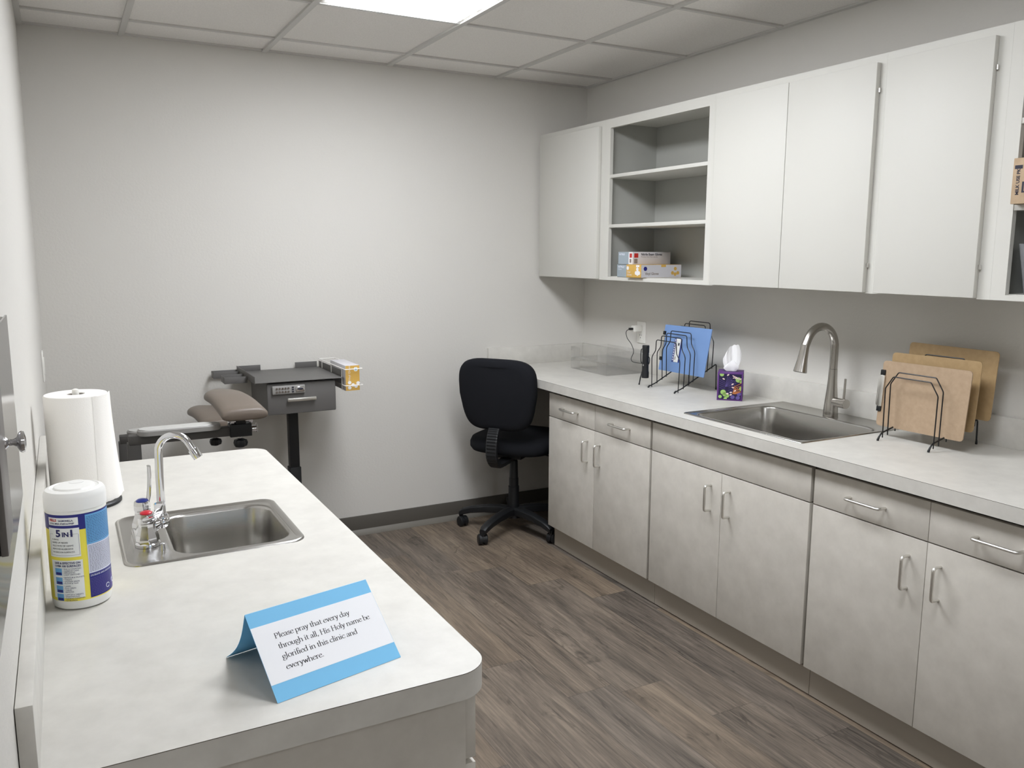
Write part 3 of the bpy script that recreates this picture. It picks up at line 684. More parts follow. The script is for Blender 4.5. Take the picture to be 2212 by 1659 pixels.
# ------------------------------------------------------------------ outlet, adapter and cord on the right wall
t = thing('wall_outlet', 'white outlet cover plate on the right wall above the acrylic trays', 'outlet', (-.004, -.567, 1.072))
MB().box(-.006, -.0003, -.604, -.530, 1.015, 1.129, .002).build('cover_plate', plast_m, t)
b = MB().box(-.0085, -.006, -.584, -.550, 1.030, 1.114, .001, plast_m)
for zz in (1.053,):
    b.box(-.0092, -.0084, -.576, -.574, zz, zz+.009, 0, ink_m); b.box(-.0092, -.0084, -.562, -.560, zz, zz+.009, 0, ink_m); b.cyl((-.0084, -.568, zz-.009), (-.0092, -.568, zz-.009), .0025, n=10, m=ink_m)
b.build('socket', None, t)
t = thing('usb_adapter', 'small white power adapter plugged into the right wall outlet', 'adapter', (-.035, -.567, 1.095))
b = MB().box(-.062, -.0095, -.583, -.551, 1.077, 1.110, .005, seg=3); b.build('body', plast_m, t)
t = thing('charging_cable', 'thin black charging cable hanging from the adapter to the torch', 'cable', (-.07, -.567, 1.093))
MB().box(-.084, -.0625, -.575, -.559, 1.087, 1.099, .002).build('plug', black_m, t)
cp_ = [(-.083, -.567, 1.093), (-.105, -.570, 1.080), (-.12, -.60, 1.050), (-.14, -.665, 1.024), (-.18, -.739, .995), (-.21, -.761, .966), (-.24, -.814, .956), (-.27, -.905, .962), (-.287, -.975, .968)]
MB().tube(smooth(cp_, 7), .0016, 8).build('cord', black_m, t)
fx2, fy2 = -.305, -1.002
t = thing('torch', 'black cylindrical handheld torch with pocket clip leaning at the wire rack', 'torch', (fx2, fy2, .905))
b = MB(); b.lathe([(.001, 0), (.0165, 0), (.0175, .002), (.0175, .028), (.016, .032), (.0155, .05), (.0155, .112), (.0150, .116), (.0165, .122), (.0168, .152), (.0155, .155), (.001, .1555)], (fx2, fy2, .905), 32); b.build('barrel', black_m, t)
b = MB().tube(smooth([(fx2-.006, fy2+.012, 1.042), (fx2-.010, fy2+.022, 1.035), (fx2-.010, fy2+.0225, .985), (fx2-.004, fy2+.02, .972), (fx2, fy2+.013, .968)], 6), .0022, 8); b.build('pocket_clip', black_m, t)
b = MB().tube(smooth([(fx2, fy2-.012, .968), (fx2+.002, fy2-.024, .975), (fx2+.003, fy2-.026, 1.0), (fx2, fy2-.018, 1.012)], 6), .0022, 8); b.build('loop', black_m, t)
b = MB().tube(smooth([(fx2, fy2+.014, .965), (fx2, fy2+.022, .94), (fx2-.002, fy2+.032, .905), (fx2-.005, fy2+.038, .8635+.004)], 6), [.002]*12+[.0028]*6+[.0045]*1, 8); b.build('strap_end', black_m, t)
MB().lathe([(.0045, 0), (.0045, .0008), (.0032, .0009), (.0030, .0002)], (fx2-.0155, fy2-.004, .967), 16, axis='x').build('switch', shell_m, t)

# ------------------------------------------------------------------ step file organizers
def organizer(label, y1, y0, wires, rail, cham=False):
    """wires: (x, z shoulder, z top) ; rail(x)->z"""
    t = thing('file_organizer', label, 'file organizer', (-.18, (y0+y1)/2, .861), 'black wire step file organizers')
    for y in (y1, y0):
        pts = ([(-.308, y, .865), (-.293, y, rail(-.293)), (-.27, y, rail(-.27))] if cham else [(-.305, y, .865), (-.289, y, .873), (-.266, y, rail(-.266))])+[(-.064, y, rail(-.064)), (-.060, y, .866)]
        MB().tube(fillet(pts, .010, 4), .0028, 8).build('side_rail', blackw_m, t)
        for fx_, dx_ in ((-.3075 if cham else -.305, .007), (-.060, 0)): MB().tube([(fx_, y, .8618), (fx_, y, .8655), (fx_+dx_, y, .877 if dx_ == 0 or cham else .873)], [.0040, .0040, .003], 10).build('foot_cap', black_m, t)
    for x, zt_, in wires:
        zr = rail(x)-(.018 if cham else .007)
        if cham:
            zs = zt_-.042; pts = [(x, y1, zr), (x, y1+.002, zs), (x, y1-.026, zt_), (x, y0+.026, zt_), (x, y0-.002, zs), (x, y0, zr)]; rf = .005
        else:
            zs = zt_-.082; pts = [(x, y1, zr), (x, y1+.006, zs), (x, y1-.022, zs+.032), (x, y1-.028+.004, zt_), (x, y0+.024, zt_), (x, y0+.020, zs+.032), (x, y0-.006, zs), (x, y0, zr)]; rf = .012
        MB().tube(fillet(pts, rf, 4), .0021, 8).build('wire_divider', blackw_m, t)
    return t
railf = lambda x: .880+(x+.266)*.51
organizer('black wire step file rack holding a blue clipboard, beside the tissue box', -1.030, -1.222, [(-.285, 1.090), (-.255, 1.108), (-.225, 1.119), (-.200, 1.129), (-.148, 1.150), (-.118, 1.161), (-.09, 1.172)], railf)
railg = lambda x: .886+(x+.293)*.265
organizer('black wire step file rack holding brown clipboards, right of the large sink', -2.300, -2.490, [(-.285, 1.083), (-.26, 1.096), (-.222, 1.100), (-.197, 1.108), (-.148, 1.143), (-.125, 1.150), (-.078, 1.165)], railg, True)

def clipboard(label, x, c0, c1, c2, c3, m, cat='clipboard', clip_side=1, group=None, clip=True, rad=.012):
    """corners TL,TR,BR,BL as (y,z); thin board standing on its long edge"""
    t = thing('clipboard', label, cat, (x, (c0[0]+c1[0])/2, min(c2[1], c3[1])), group)
    P = [V((x, a, b)) for a, b in (c0, c1, c2, c3)]
    ux = (P[1]-P[0]).normalized(); uy = (P[0]-P[3]).normalized(); w = (P[1]-P[0]).length; h = (P[0]-P[3]).length
    out = rrect(0, w, 0, h, rad, None, 4)
    A = frame_xf(P[3], ux, uy); th = .0032
    b = MB(); b.loft([[A @ V((q[0], q[1], 0)) for q in out], [A @ V((q[0], q[1], th)) for q in out]]); b.build('board', m, t)
    if clip:
        # metal clip on the left short edge, standing up along the edge
        c = MB(); c.box(-.007, .020, h*.30, h*.78, -.010, -.0003, .003, satin_m); c.box(-.004, .016, h*.30, h*.78, .0035, .010, .003, satin_m); c.box(-.010, -.002, h*.31, h*.77, -.009, .008, .003, satin_m)
        c.tube([A.inverted() @ (A @ V((.004, h*.24, .006))), V((.004, h*.84, .006))], .002, 6, satin_m)
        c.box(-.004, .014, h*.22, h*.30, -.004, .008, .002, black_m); c.box(-.004, .014, h*.78, h*.86, -.004, .008, .002, black_m)
        c.xf = A; c.build('clip', None, t)
    return t, A, w, h
t, A, w, h = clipboard('bright blue clipboard with a white barcode sticker in the wire rack', -.170, (-.979, 1.152), (-1.306, 1.155), (-1.266, .932), (-.935, .928), blue_m, rad=.003)
# outward normal of A is x cross y : check sign and place the sticker on the room side
sgn = -1 if (A.to_3x3() @ V((0, 0, 1))).x > 0 else 1; off = (-.0004 if sgn < 0 else .0036)
def Apt(u, v, k=1): return A @ V((u, v, off + (-.0002*k if sgn < 0 else .0002*k)))
def spatch(b, u0, u1, v0, v1, m, k=1): b.bm.faces.new([b.bm.verts.new(Apt(a, c, k)) for a, c in ((u0, v0), (u1, v0), (u1, v1), (u0, v1))]).material_index = b.mi(m)
b = MB(); lu, lv = .086, .078
spatch(b, lu, lu+.056, lv-.028, lv+.088, stick_m, 1); spatch(b, lu+.014, lu+.046, lv-.027, lv+.088, lwhite_m, 2)
spatch(b, lu+.03, lu+.040, lv+.055, lv+.068, ink_m, 3); spatch(b, lu+.020, lu+.026, lv-.016, lv+.0, inkg_m, 3)
for k in range(9): spatch(b, lu+.003, lu+.010, lv-.02+.012*k, lv-.012+.012*k, lav_m, 3)
for k in range(6): spatch(b, lu+.017, lu+.019, lv+.04+.007*k, lv+.044+.007*k, ink_m, 3)
tag(b.build('sticker', None, t), 'white and navy barcode sticker')
g = 'brown clipboards in the wire rack'
clipboard('brown clipboard with metal clip, front one of the three in the rack', -.232, (-2.246, 1.127), (-2.568, 1.129), (-2.555, .906), (-2.232, .898), fiber_m, group=g)
clipboard('golden brown clipboard standing between the front and rear clipboards', -.180, (-2.241, 1.152), (-2.564, 1.155), (-2.552, .927), (-2.229, .921), fiberd_m, group=g, clip=False)
clipboard('dark brown clipboard, rearmost of three, nearest the wall', -.100, (-2.247, 1.185), (-2.567, 1.182), (-2.557, .961), (-2.235, .957), fiberd_m, group=g, clip=False)

# ------------------------------------------------------------------ tissue box
cA, cB = V((-.247, -1.435, .8613)), V((-.172, -1.511, .8613)); ux = (cB-cA).normalized(); uy = V((-ux.y, ux.x, 0)); wB = (cB-cA).length; hB = .122
t = thing('tissue_box', 'purple cube tissue box with green and white leaf print', 'tissue box', tuple(cA+ux*wB/2+uy*wB/2))
A = frame_xf(cA, ux, uy)
MB(A).box(0, wB, 0, wB, 0, hB, .001).build('carton', purple_m, t)
B = frame_xf(cA, ux, (0, 0, 1))     # front face plane, normal toward the room
B2 = frame_xf(cB, uy, (0, 0, 1))
def flat(mtx, w, h, seed, name='printed_pattern'):
    b = MB(); rnd = random.Random(seed)
    def add(pts, m, k):
        vs = [b.bm.verts.new(mtx @ V((min(max(x, .006), w-.006), min(max(y, .006), h-.006), .00025*k))) for x, y in pts]; f = b.bm.faces.new(vs); f.material_index = b.mi(m)
    def ell(cx, cy, rx, ry, ang, m, k): add([(cx+rx*math.cos(q)*math.cos(ang)-ry*math.sin(q)*math.sin(ang), cy+rx*math.cos(q)*math.sin(ang)+ry*math.sin(q)*math.cos(ang)) for q in [2*PI*i/16 for i in range(16)]], m, k)
    def bar(x0, y0, x1, y1, wd, m, k):
        d = V((x1-x0, y1-y0, 0)).normalized(); n_ = V((-d.y, d.x, 0))*wd/2; add([(x0-n_.x, y0-n_.y), (x1, y1), (x1, y1), (x0+n_.x, y0+n_.y)][:3] if wd < 0 else [(x0-n_.x, y0-n_.y), (x1-n_.x, y1-n_.y), (x1+n_.x, y1+n_.y), (x0+n_.x, y0+n_.y)], m, k)
    add([(.006, .006), (w-.006, .006), (w-.006, h-.006), (.006, h-.006)], pdark_m, 1)
    for k in range(7): bar(.034, .060+.0, .034+.03*math.cos(-.4+k*.28), .06+.045*math.sin(.1+k*.24), .0012, viol_m, 2)
    for k in range(6): bar(.055-.006*k*.4, .088-.011*k, .082-.003*k, .085-.008*k, .0014, viol_m, 3)
    for k in range(5): bar(.010, .055+.009*k, .034, .050+.007*k, .0012, viol_m, 2)
    for cx, cy, r in ((.026, .036, .0115), (.034, .026, .010), (.043, .021, .009), (.014, .016, .0075), (.036, .008, .007), (.018, .113, .009), (.088, .092, .012), (.099, .086, .008), (.101, .054, .009)): ell(cx*w/.107, cy, r, r*.95, 0, green_m, 4)
    for cx, cy in ((.066, .016), (.088, .014), (.092, .03)): ell(cx, cy, .009, .008, .3, viol_m, 4)
    for k in range(6): bar(.066+.002*k, .030, .074+.006*k, .066-.005*k, .0026, orange_m, 5)
    for k in range(3): bar(.07, .060-.006*k, .1, .078-.012*k, .0022, orange_m, 5)
    for k in range(5): ell(.066+.007*k, .108-.003*k, .0045, .0022, -.7, pink_m, 6); ell(.068+.0075*k, .100-.001*k, .0045, .0022, .5, pink_m, 6)
    for cx, cy in ((.026, .094), (.044, .112), (.064, .072), (.066, .058), (.058, .036), (.044, .030), (.058, .026), (.075, .044)): ell(cx, cy, .0055, .003, rnd.uniform(-.6, .9), pink_m, 6)
    return b.build(name, None, t)
flat(B, wB, hB, 1); flat(B2, wB, hB, 2)
C2 = cA+ux*wB/2+uy*wB/2+V((0, 0, hB))
b = MB(); b.bm.faces.new([b.bm.verts.new(C2+(ux*math.cos(q*PI/12)*.036+uy*math.sin(q*PI/12)*.022)+V((0, 0, .0004))) for q in range(24)]); b.build('opening', pdark_m, t)
tt = thing('tissue', 'white tissue sticking up out of the purple tissue box', 'tissue', tuple(C2))
rows = []
for j in range(15):
    f = j/14; row = []
    wdt = .022+.017*math.sin(min(1, f*1.2)*PI*.6)-.007*max(0, f-.8)/.2
    for k in range(21):
        s = k/20*2-1; fold = .0055*math.sin(s*5+f*2.2)*(.5+f*.5)+.0014*math.sin(s*17+f*4)
        top = (.112+.012*s-.022*s*s*s*s-.010*max(0, -s)**2+.002*math.sin(s*11))
        row.append(C2+ux*(s*wdt+.004*f)+uy*(fold-.004*f)+V((0, 0, .0008+f*top)))
    rows.append(row)
MB().sheet(rows).build('folded_sheet', tissue_m, tt, angle=70)
rows = []
for j in range(8):
    f = j/7; rows.append([C2+ux*((k/8*2-1)*(.02+.012*math.sin(f*PI)))-uy*(.007+.003*math.sin(f*PI)+.0015*math.sin(k*1.3))+V((0, 0, .001+f*.050*(1-.35*abs(k/8*2-1.3)))) for k in range(9)])
MB().sheet(rows).build('front_fold', tissue_m, tt, angle=70)

# ------------------------------------------------------------------ stacked clear letter trays
def letter_tray(label, z):
    t = thing('letter_tray', label, 'letter tray', (-.145, -.455, z), 'clear acrylic letter trays stacked in the corner')
    x0, x1, y0, y1, th, h = -.268, -.024, -.632, -.285, .0022, .060
    MB().box(x0, x1, y0, y1, z, z+th, .0004).build('base', clear_m, t)
    MB().box(x0, x1, y1-th, y1, z+th, z+h, .0004).build('side_panel', clear_m, t)
    MB().box(x0, x1, y0, y0+th, z+th, z+h, .0004).build('side_panel', clear_m, t)
    MB().box(x1-th, x1, y0+th, y1-th, z+th, z+h, .0004).build('back_panel', clear_m, t)
    b = MB(); b.box(x0, x0+th, y1-.09, y1-th, z+th, z+h, .0004); b.box(x0, x0+th, y0+th, y0+.09, z+th, z+h, .0004); b.box(x0, x0+th, y0+.09, y1-.09, z+th, z+.014, .0004); b.build('front_panel', clear_m, t)
letter_tray('clear acrylic letter tray, lower of two stacked in the corner', .8615)
letter_tray('clear acrylic letter tray, upper of two stacked in the corner', .9235)

# ------------------------------------------------------------------ glove boxes on the shelf
def carton(name, label, X, Y, Z, m, group=None, cat='glove box'):
    t = thing(name, label, cat, (sum(X)/2, sum(Y)/2, Z[0]), group); MB().box(*X, *Y, *Z, .0008).build('carton', m, t); return t
gg = 'glove boxes on the bottom open shelf'
def prt(t, s, o, ux_, uy_, size, m, sx=1, bold=0): text_mb(s, size, frame_xf(o, ux_, uy_), m, parent=t, sx=sx, bold=bold)
zf = 1.3755
def rectp(b, o, ux_, uy_, w, h, m):
    o, ux_, uy_ = V(o), V(ux_), V(uy_); b.bm.faces.new([b.bm.verts.new(p) for p in (o, o+ux_*w, o+ux_*w+uy_*h, o+uy_*h)]).material_index = b.mi(m)
def disc(b, o, ux_, uy_, r, m, n=6, sy=1):
    o, ux_, uy_ = V(o), V(ux_), V(uy_); b.bm.faces.new([b.bm.verts.new(o+ux_*r*math.cos(2*PI*k/n)+uy_*r*sy*math.sin(2*PI*k/n)) for k in range(n)]).material_index = b.mi(m)
EX, EZ, EY = (1, 0, 0), (0, 0, 1), (0, -1, 0)
t = carton('glove_box', 'blue grey glove box end, bottom left of the four on the shelf', (-.296, -.056), (-.857, -.742), (zf, zf+.060), gblue_m, gg)
prt(t, 'NITRILE', (-.2965, -.752, zf+.044), EY, EZ, .013, inkw_m, 1.1, .0003); prt(t, 'Gloves', (-.2965, -.752, zf+.034), EY, EZ, .010, inkw_m)
t = carton('glove_box', 'yellow ended vinyl glove box, bottom right on the shelf', (-.325, -.085), (-.974, -.859), (zf, zf+.061), gyel_m, gg)
b = MB(); rectp(b, (-.3235, -.9744, zf+.0008), EX, EZ, .2375, .0594, ggrey_m); disc(b, (-.300, -.9748, zf+.042), EX, EZ, .011, navy_m, 6)
for q, (dx, dz) in enumerate(((-.016, -.004), (.0, -.010), (.016, -.004), (0, .016))): disc(b, (-.122+dx, -.9746-.0001*q, zf+.026+dz), EX, EZ, .0095, gyel_m, 6)
rectp(b, (-.207, -.9748, zf+.050), EX, EZ, .028, .010, gyel_m)
for q, (dy, dz) in enumerate(((.090, -.001), (.088, .012), (.101, -.006), (.078, -.006), (.090, -.010))): disc(b, (-.3256-.00012*q, -.859-dy, zf+.028+dz), EY, EZ, .010, gwhite_m, 6)
disc(b, (-.3256, -.871, zf+.044), EY, EZ, .010, gwhite_m, 6); rectp(b, (-.3256, -.936, zf+.050), EY, EZ, .026, .009, gwhite_m)
b.build('printed_pattern', None, t)
prt(t, 'Vinyl Gloves', (-.302, -.9752, zf+.014), EX, EZ, .016, inkg_m, 1, .0004); prt(t, 'Vinyl', (-.3258, -.866, zf+.022), EY, EZ, .013, gwhite_m); prt(t, 'Gloves', (-.3258, -.866, zf+.009), EY, EZ, .013, gwhite_m)
t = carton('glove_box', 'grey nitrile glove box on top, with red logo squares', (-.300, -.072), (-.874, -.756), (zf+.0615, zf+.1205), ggrey_m, gg)
b = MB(); rectp(b, (-.3005, -.757, zf+.062), EY, EZ, .084, .058, gblue_m); rectp(b, (-.3005, -.841, zf+.062), EY, EZ, .033, .058, gwhite_m)
rectp(b, (-.3008, -.850, zf+.093), EY, EZ, .018, .020, inkr_m); rectp(b, (-.3008, -.850, zf+.069), EY, EZ, .014, .018, inkg_m)
rectp(b, (-.292, -.8744, zf+.093), EX, EZ, .024, .021, inkr_m); rectp(b, (-.292, -.8744, zf+.066), EX, EZ, .020, .022, inkg_m)
b.build('printed_pattern', None, t)
prt(t, 'Nitrile Exam Gloves', (-.252, -.8746, zf+.104), EX, EZ, .0155, ink_m, 1, .0004); prt(t, 'Powder-free Non-sterile', (-.252, -.8746, zf+.094), EX, EZ, .010, inkg_m)
prt(t, 'NITRILE', (-.3009, -.764, zf+.105), EY, EZ, .012, inkw_m, 1.1, .0002)
t['group'] = gg

# cardboard box and clear bin at the photo edge
t = thing('cardboard_box', 'brown cardboard box jutting from the open cabinet at right photo edge', 'box', (-.2, -2.83, 1.6305))
MB().box(-.335, -.055, -2.985, -2.695, 1.6308, 1.757, .0015).build('carton', kraft_m, t)
b = MB(); rectp(b, (-.3354, -2.700, 1.727), EY, EZ, .022, .010, ink_m); rectp(b, (-.3354, -2.724, 1.661), EY, EZ, .075, .030, ink_m); rectp(b, (-.3356, -2.730, 1.665), EY, EZ, .064, .022, kraft_m)
for k in range(14): rectp(b, (-.3358, -2.734-.004*k, 1.667), EY, EZ, .0018, .018, ink_m)
b.build('printed_mark', None, t)
prt(t, 'SAN', (-.3356, -2.735, 1.698), EY, EZ, .010, ink_m, 1, .0004); prt(t, '65-', (-.3356, -2.728, 1.742), EY, EZ, .012, ink_m, 1, .0004)
text_mb('MILK USE PK', .013, frame_xf((-.3356, -2.716, 1.655), (0, 0, 1), (0, 1, 0)), ink_m, parent=t, bold=.0004)
t = thing('storage_bin', 'clear plastic storage bin on the bottom shelf below the cardboard box', 'bin', (-.2, -2.84, 1.3755))
b = MB(); x0, x1, y0, y1, za, zb_ = -.300, -.06, -3.02, -2.712, 1.3756, 1.520
def bring(d, z, e=0): return rrect(x0+d-e, x1-d+e, y0+d-e, y1-d+e, .02-d*.3, z, 5)
b.loft([bring(.012, za), bring(.0, zb_, .006), bring(.0025, zb_, .006), bring(.0145, za+.003)], None, True, True); b.build('tub', bin_m, t)

# ------------------------------------------------------------------ supply stand
tx0, tx1, ty0, ty1, tz = -2.000, -1.602, -.440, -.020, .920
t = thing('supply_stand', 'dark grey phlebotomy supply stand with locked drawer box on black pole', 'supply stand', (-1.79, -.21, 0))
b = MB(); b.box(tx0, tx1, ty0, ty1, tz-.0025, tz, .0005)
b.box(tx0-.002, tx0, ty0, ty1, tz-.004, tz+.028, .0005); b.box(tx1, tx1+.002, ty0+.03, ty1, tz-.004, tz+.030, .0005)
b.box(tx0, tx0+.11, ty1-.002, ty1, tz, tz+.026, .0005); b.box(tx1-.12, tx1-.01, ty1-.002, ty1, tz, tz+.028, .0005)
b.build('tray', dsteel_m, t)
for ya_, yb_, xe in ((-.185, -.275, tx0-.100), (-.022, -.085, tx0-.118)):
    b = MB(); b.box(xe, tx0-.002, ya_-.0015, ya_, tz-.020, tz+.010, .0004); b.box(xe, tx0-.002, yb_, yb_+.0015, tz-.020, tz+.010, .0004); b.box(xe-.0015, xe, yb_, ya_, tz-.020, tz+.010, .0004)
    b.build('bottle_holder', dsteel_m, t)
bx0, bx1, by0_, by1_ = -1.945, -1.640, -.425, -.06
d = MB().box(bx0, bx1, by0_+.006, by1_, .772, .9095, .002).build('drawer_box', dsteel_m, t)
MB().box(bx0-.002, bx1+.002, by0_, by0_+.005, .769, .907, .004).build('drawer_front', dsteel_m, d)
KO = -.052
b = MB(); b.box(-1.875+KO, -1.729+KO, by0_-.014, by0_, .862, .900, .004, shell_m)
for i in range(5):
    for j in range(2): b.cyl((-1.856+.0128*i+KO, by0_-.0142, .873+.0150*j), (-1.856+.0128*i+KO, by0_-.0165, .873+.0150*j), .0048, n=12, m=chrome_m)
for j in range(3): b.box(-1.789+KO, -1.780+KO, by0_-.0155, by0_-.014, .868+.010*j, .874+.010*j, 0, ink_m)
b.box(-1.772+KO, -1.732+KO, by0_-.020, by0_-.0138, .871, .894, .003, chrome_m); b.ball((-1.752+KO, by0_-.021, .883), .006, (2.2, .5, .8), ink_m)
b.build('keypad_lock', None, t)
b = MB(); b.box(-1.862, -1.732, by0_-.020, by0_-.012, .826, .842, .003, satin_m); b.box(-1.858, -1.848, by0_-.013, by0_, .830, .838, .001, satin_m); b.box(-1.746, -1.736, by0_-.013, by0_, .830, .838, .001, satin_m)
b.build('handle', None, t)
px_, py_ = -1.795, -.235
MB().box(px_-.0225, px_+.0225, py_-.0225, py_+.0225, .46, .764, .003).build('pole', black_m, t)
MB().box(px_-.027, px_+.027, py_-.027, py_+.027, .012, .475, .003).build('outer_pole', black_m, t)
MB().box(px_-.2, px_+.2, py_-.16, py_+.16, .001, .012, .004).build('base', black_m, t)
b = MB()
for zz in (tz+.040, tz-.036):
    b.tube(fillet([(-1.605, -.03, zz), (-1.605, -.43, zz), (-1.605, -.47, zz), (-1.522, -.47, zz), (-1.522, -.03, zz), (-1.6, -.03, zz)], .004, 3), .0023, 8)
for yy in (-.09, -.25, -.42): b.tube([(-1.605, yy, tz+.040), (-1.605, yy, tz-.06)], .0018, 6)
b.tube([(-1.605, -.42, tz-.06), (-1.585, -.42, tz-.066), (-1.522, -.42, tz-.066), (-1.522, -.42, tz-.036)], .0018, 6)
b.build('glove_box_holder', plast_m, t)
t = carton('glove_box', 'yellow ended glove box in the white wire holder by the stand', (-1.598, -1.531), (-.455, -.215), (.858, .975), ggrey_m)
b = MB(); rectp(b, (-1.5975, -.4556, .8585), EX, EZ, .066, .116, gyel_m); disc(b, (-1.549, -.4560, .957), EX, EZ, .011, lwhite_m, 6); disc(b, (-1.549, -.4562, .957), EX, EZ, .006, sky_m, 6)
for q, (dx, dz) in enumerate(((.018, .0), (.018, .024), (.034, .012), (.058, .02), (.048, .006))): disc(b, (-1.5975+dx, -.4559-.0002*q, .872+dz), EX, EZ, .009, gwhite_m, 6)
b.build('printed_pattern', None, t)
text_mb('Vinyl Gloves', .014, frame_xf((-1.5975+.022, -.4562, .905), (0, 0, 1), (-1, 0, 0)), gwhite_m, parent=t)

# ------------------------------------------------------------------ phlebotomy chair
t = thing('phlebotomy_chair', 'blood draw chair with raised taupe armrest pads behind the short counter', 'chair', (-2.5, -.62, 0))
def rpad(b, cx, x0, x1, yn, yf, z, m, tilt=0, xs=0, th=.034):
    """cushion, flat wide near end at yn, narrow rounded far end at yf"""
    rings = []; n = 20
    N = 12
    for k in range(-2, N+1):
        f = max(0, k/N); y = yn+(yf-yn)*f-(.008 if k == -2 else .005 if k == -1 else 0); es, ew = {-2: (.5, .93), -1: (.82, .975)}.get(k, (1, 1))
        wf_ = 1.0-.18*f; taper = math.sqrt(max(0.02, 1-max(0, (f-.78)/.24)**2)); e0 = min(1, (f+.02)/.05)
        hw = (x1-x0)/2*wf_*taper*ew; xc = (x0+x1)/2+xs*f; hh = th/2*1.15*1*(.5+.5*taper)*es; zc = z+tilt*f+.014*math.sin(min(1, f*1.1)*PI)
        ring_ = []
        for q in range(n):
            a = 2*PI*q/n; c_, s_ = math.cos(a), math.sin(a); p_ = .45
            ring_.append(V((xc+hw*math.copysign(abs(c_)**p_, c_), y, zc+hh*math.copysign(abs(s_)**.75, s_)+(.007*(1-c_*c_) if s_ > 0 else 0))))
        rings.append(ring_)
    b.loft(rings, m)
def arm(y, zt_, padyn, padyf, ztilt, xs, raised):
    a = MB(); a.box(-2.545, -2.165, y-.022, y+.022, zt_-.052, zt_-.018, .003); o = a.build('arm_bar', frame_m, t)
    s = MB()
    for (g_, z_) in ((0, 0),): pass
    lo = rrect(-2.515, -2.225, y-.040, y+.040, .038, zt_-.020, 8); hi = rrect(-2.515, -2.225, y-.040, y+.040, .038, zt_-.004, 8); hh_ = rrect(-2.511, -2.229, y-.036, y+.036, .034, zt_, 8)
    s.loft([lo, hi, hh_]); s.build('arm_shell', shell_m, o)
    s = MB(); s.loft([rrect(-2.507, -2.255, y-.033, y+.033, .031, zt_, 8), rrect(-2.509, -2.257, y-.031, y+.031, .029, zt_+.002, 8)]); s.build('arm_inlay', shell2_m, o)
    p = MB(); p.box(-2.550, -2.505, y-.020, y+.020, .30, zt_-.045, .003); p.build('arm_post', frame_m, t)
    c = MB(); c.box(-2.195, -2.115, y-.030, y+.028, zt_-.056, zt_-.008, .002, black_m); c.box(-2.175, -2.135, y-.026, y+.024, zt_-.01, zt_+.018, .002, black_m)
    c.cyl((-2.20, y-.020, zt_+.004), (-2.11, y-.020, zt_+.004), .006, n=16, m=chrome_m)
    for xx in (-2.192, -2.124): c.cyl((xx, y-.020, zt_+.004), (xx+.012, y-.020, zt_+.004), .011, n=16, m=chrome_m)
    c.cyl((-2.115, y-.02, zt_-.030), (-2.098, y-.02, zt_-.030), .013, n=18, m=chrome_m); c.tube([(-2.098, y-.02, zt_-.01), (-2.094, y-.02, zt_-.012), (-2.094, y-.02, zt_-.045)], .002, 6, chrome_m)
    c.build('pivot_block', None, o)
    k = MB(); k.cyl((-2.155, y, zt_-.072), (-2.155, y, zt_-.055), .004, n=12, m=chrome_m)
    rr = [[V((-2.155+(r+.004*math.cos(5*2*PI*q/30)*(1 if r > .01 else 0))*math.cos(2*PI*q/30), y+(r+.004*math.cos(5*2*PI*q/30)*(1 if r > .01 else 0))*math.sin(2*PI*q/30), z_)) for q in range(30)] for r, z_ in ((.009, zt_-.068), (.021, zt_-.074), (.0245, zt_-.086), (.021, zt_-.098), (.009, zt_-.103))]
    k.loft(rr, black_m); k.build('knob', None, o)
    q = MB(); rpad(q, 0, -2.235, -2.068, padyn, padyf, zt_+(.040 if raised else .030), None, ztilt, xs); q.build('armrest_pad', pad_m, t, angle=60)
arm(-.90, .850, -1.005, -.62, .026, -.035, True)
arm(-.28, .728, -.50, -.14, .012, -.045, False)
b = MB(); rings = [rrect(-2.74+d, -2.26-d, -.86+d, -.34-d, .06-d*.5, z, 6) for d, z in ((.02, .42), (0, .44), (0, .49), (.012, .505), (.04, .512))]
b.loft(rings); b.build('seat', pad_m, t)
b = MB(); rings = [[V((-2.77+off, q[0], q[1])) for q in rrect(-.85+d, -.35-d, .50+d, .80-d, .05, None, 6)] for d, off in ((.01, -.02), (0, -.012), (0, .04), (.02, .055))]
b.loft(rings); b.build('backrest', pad_m, t)
b = MB().box(-2.76, -2.28, -.88, -.845, .38, .42, .003); b.box(-2.76, -2.28, -.335, -.30, .38, .42, .003); b.box(-2.76, -2.725, -.845, -.335, .38, .42, .003); b.box(-2.31, -2.28, -.845, -.335, .38, .42, .003); b.build('seat_frame', frame_m, t)
for xx in (-2.745, -2.295):
    for yy in (-.862, -.318):
        MB().box(xx-.016, xx+.016, yy-.016, yy+.016, .001, .385, .003).build('leg', frame_m, t)
for yy in (-.862, -.318): MB().box(-2.55, -2.505, yy-.02 if yy > -.5 else yy-.058, yy+.058 if yy > -.5 else yy+.02, .30, .335, .003).build('arm_bracket', frame_m, t)

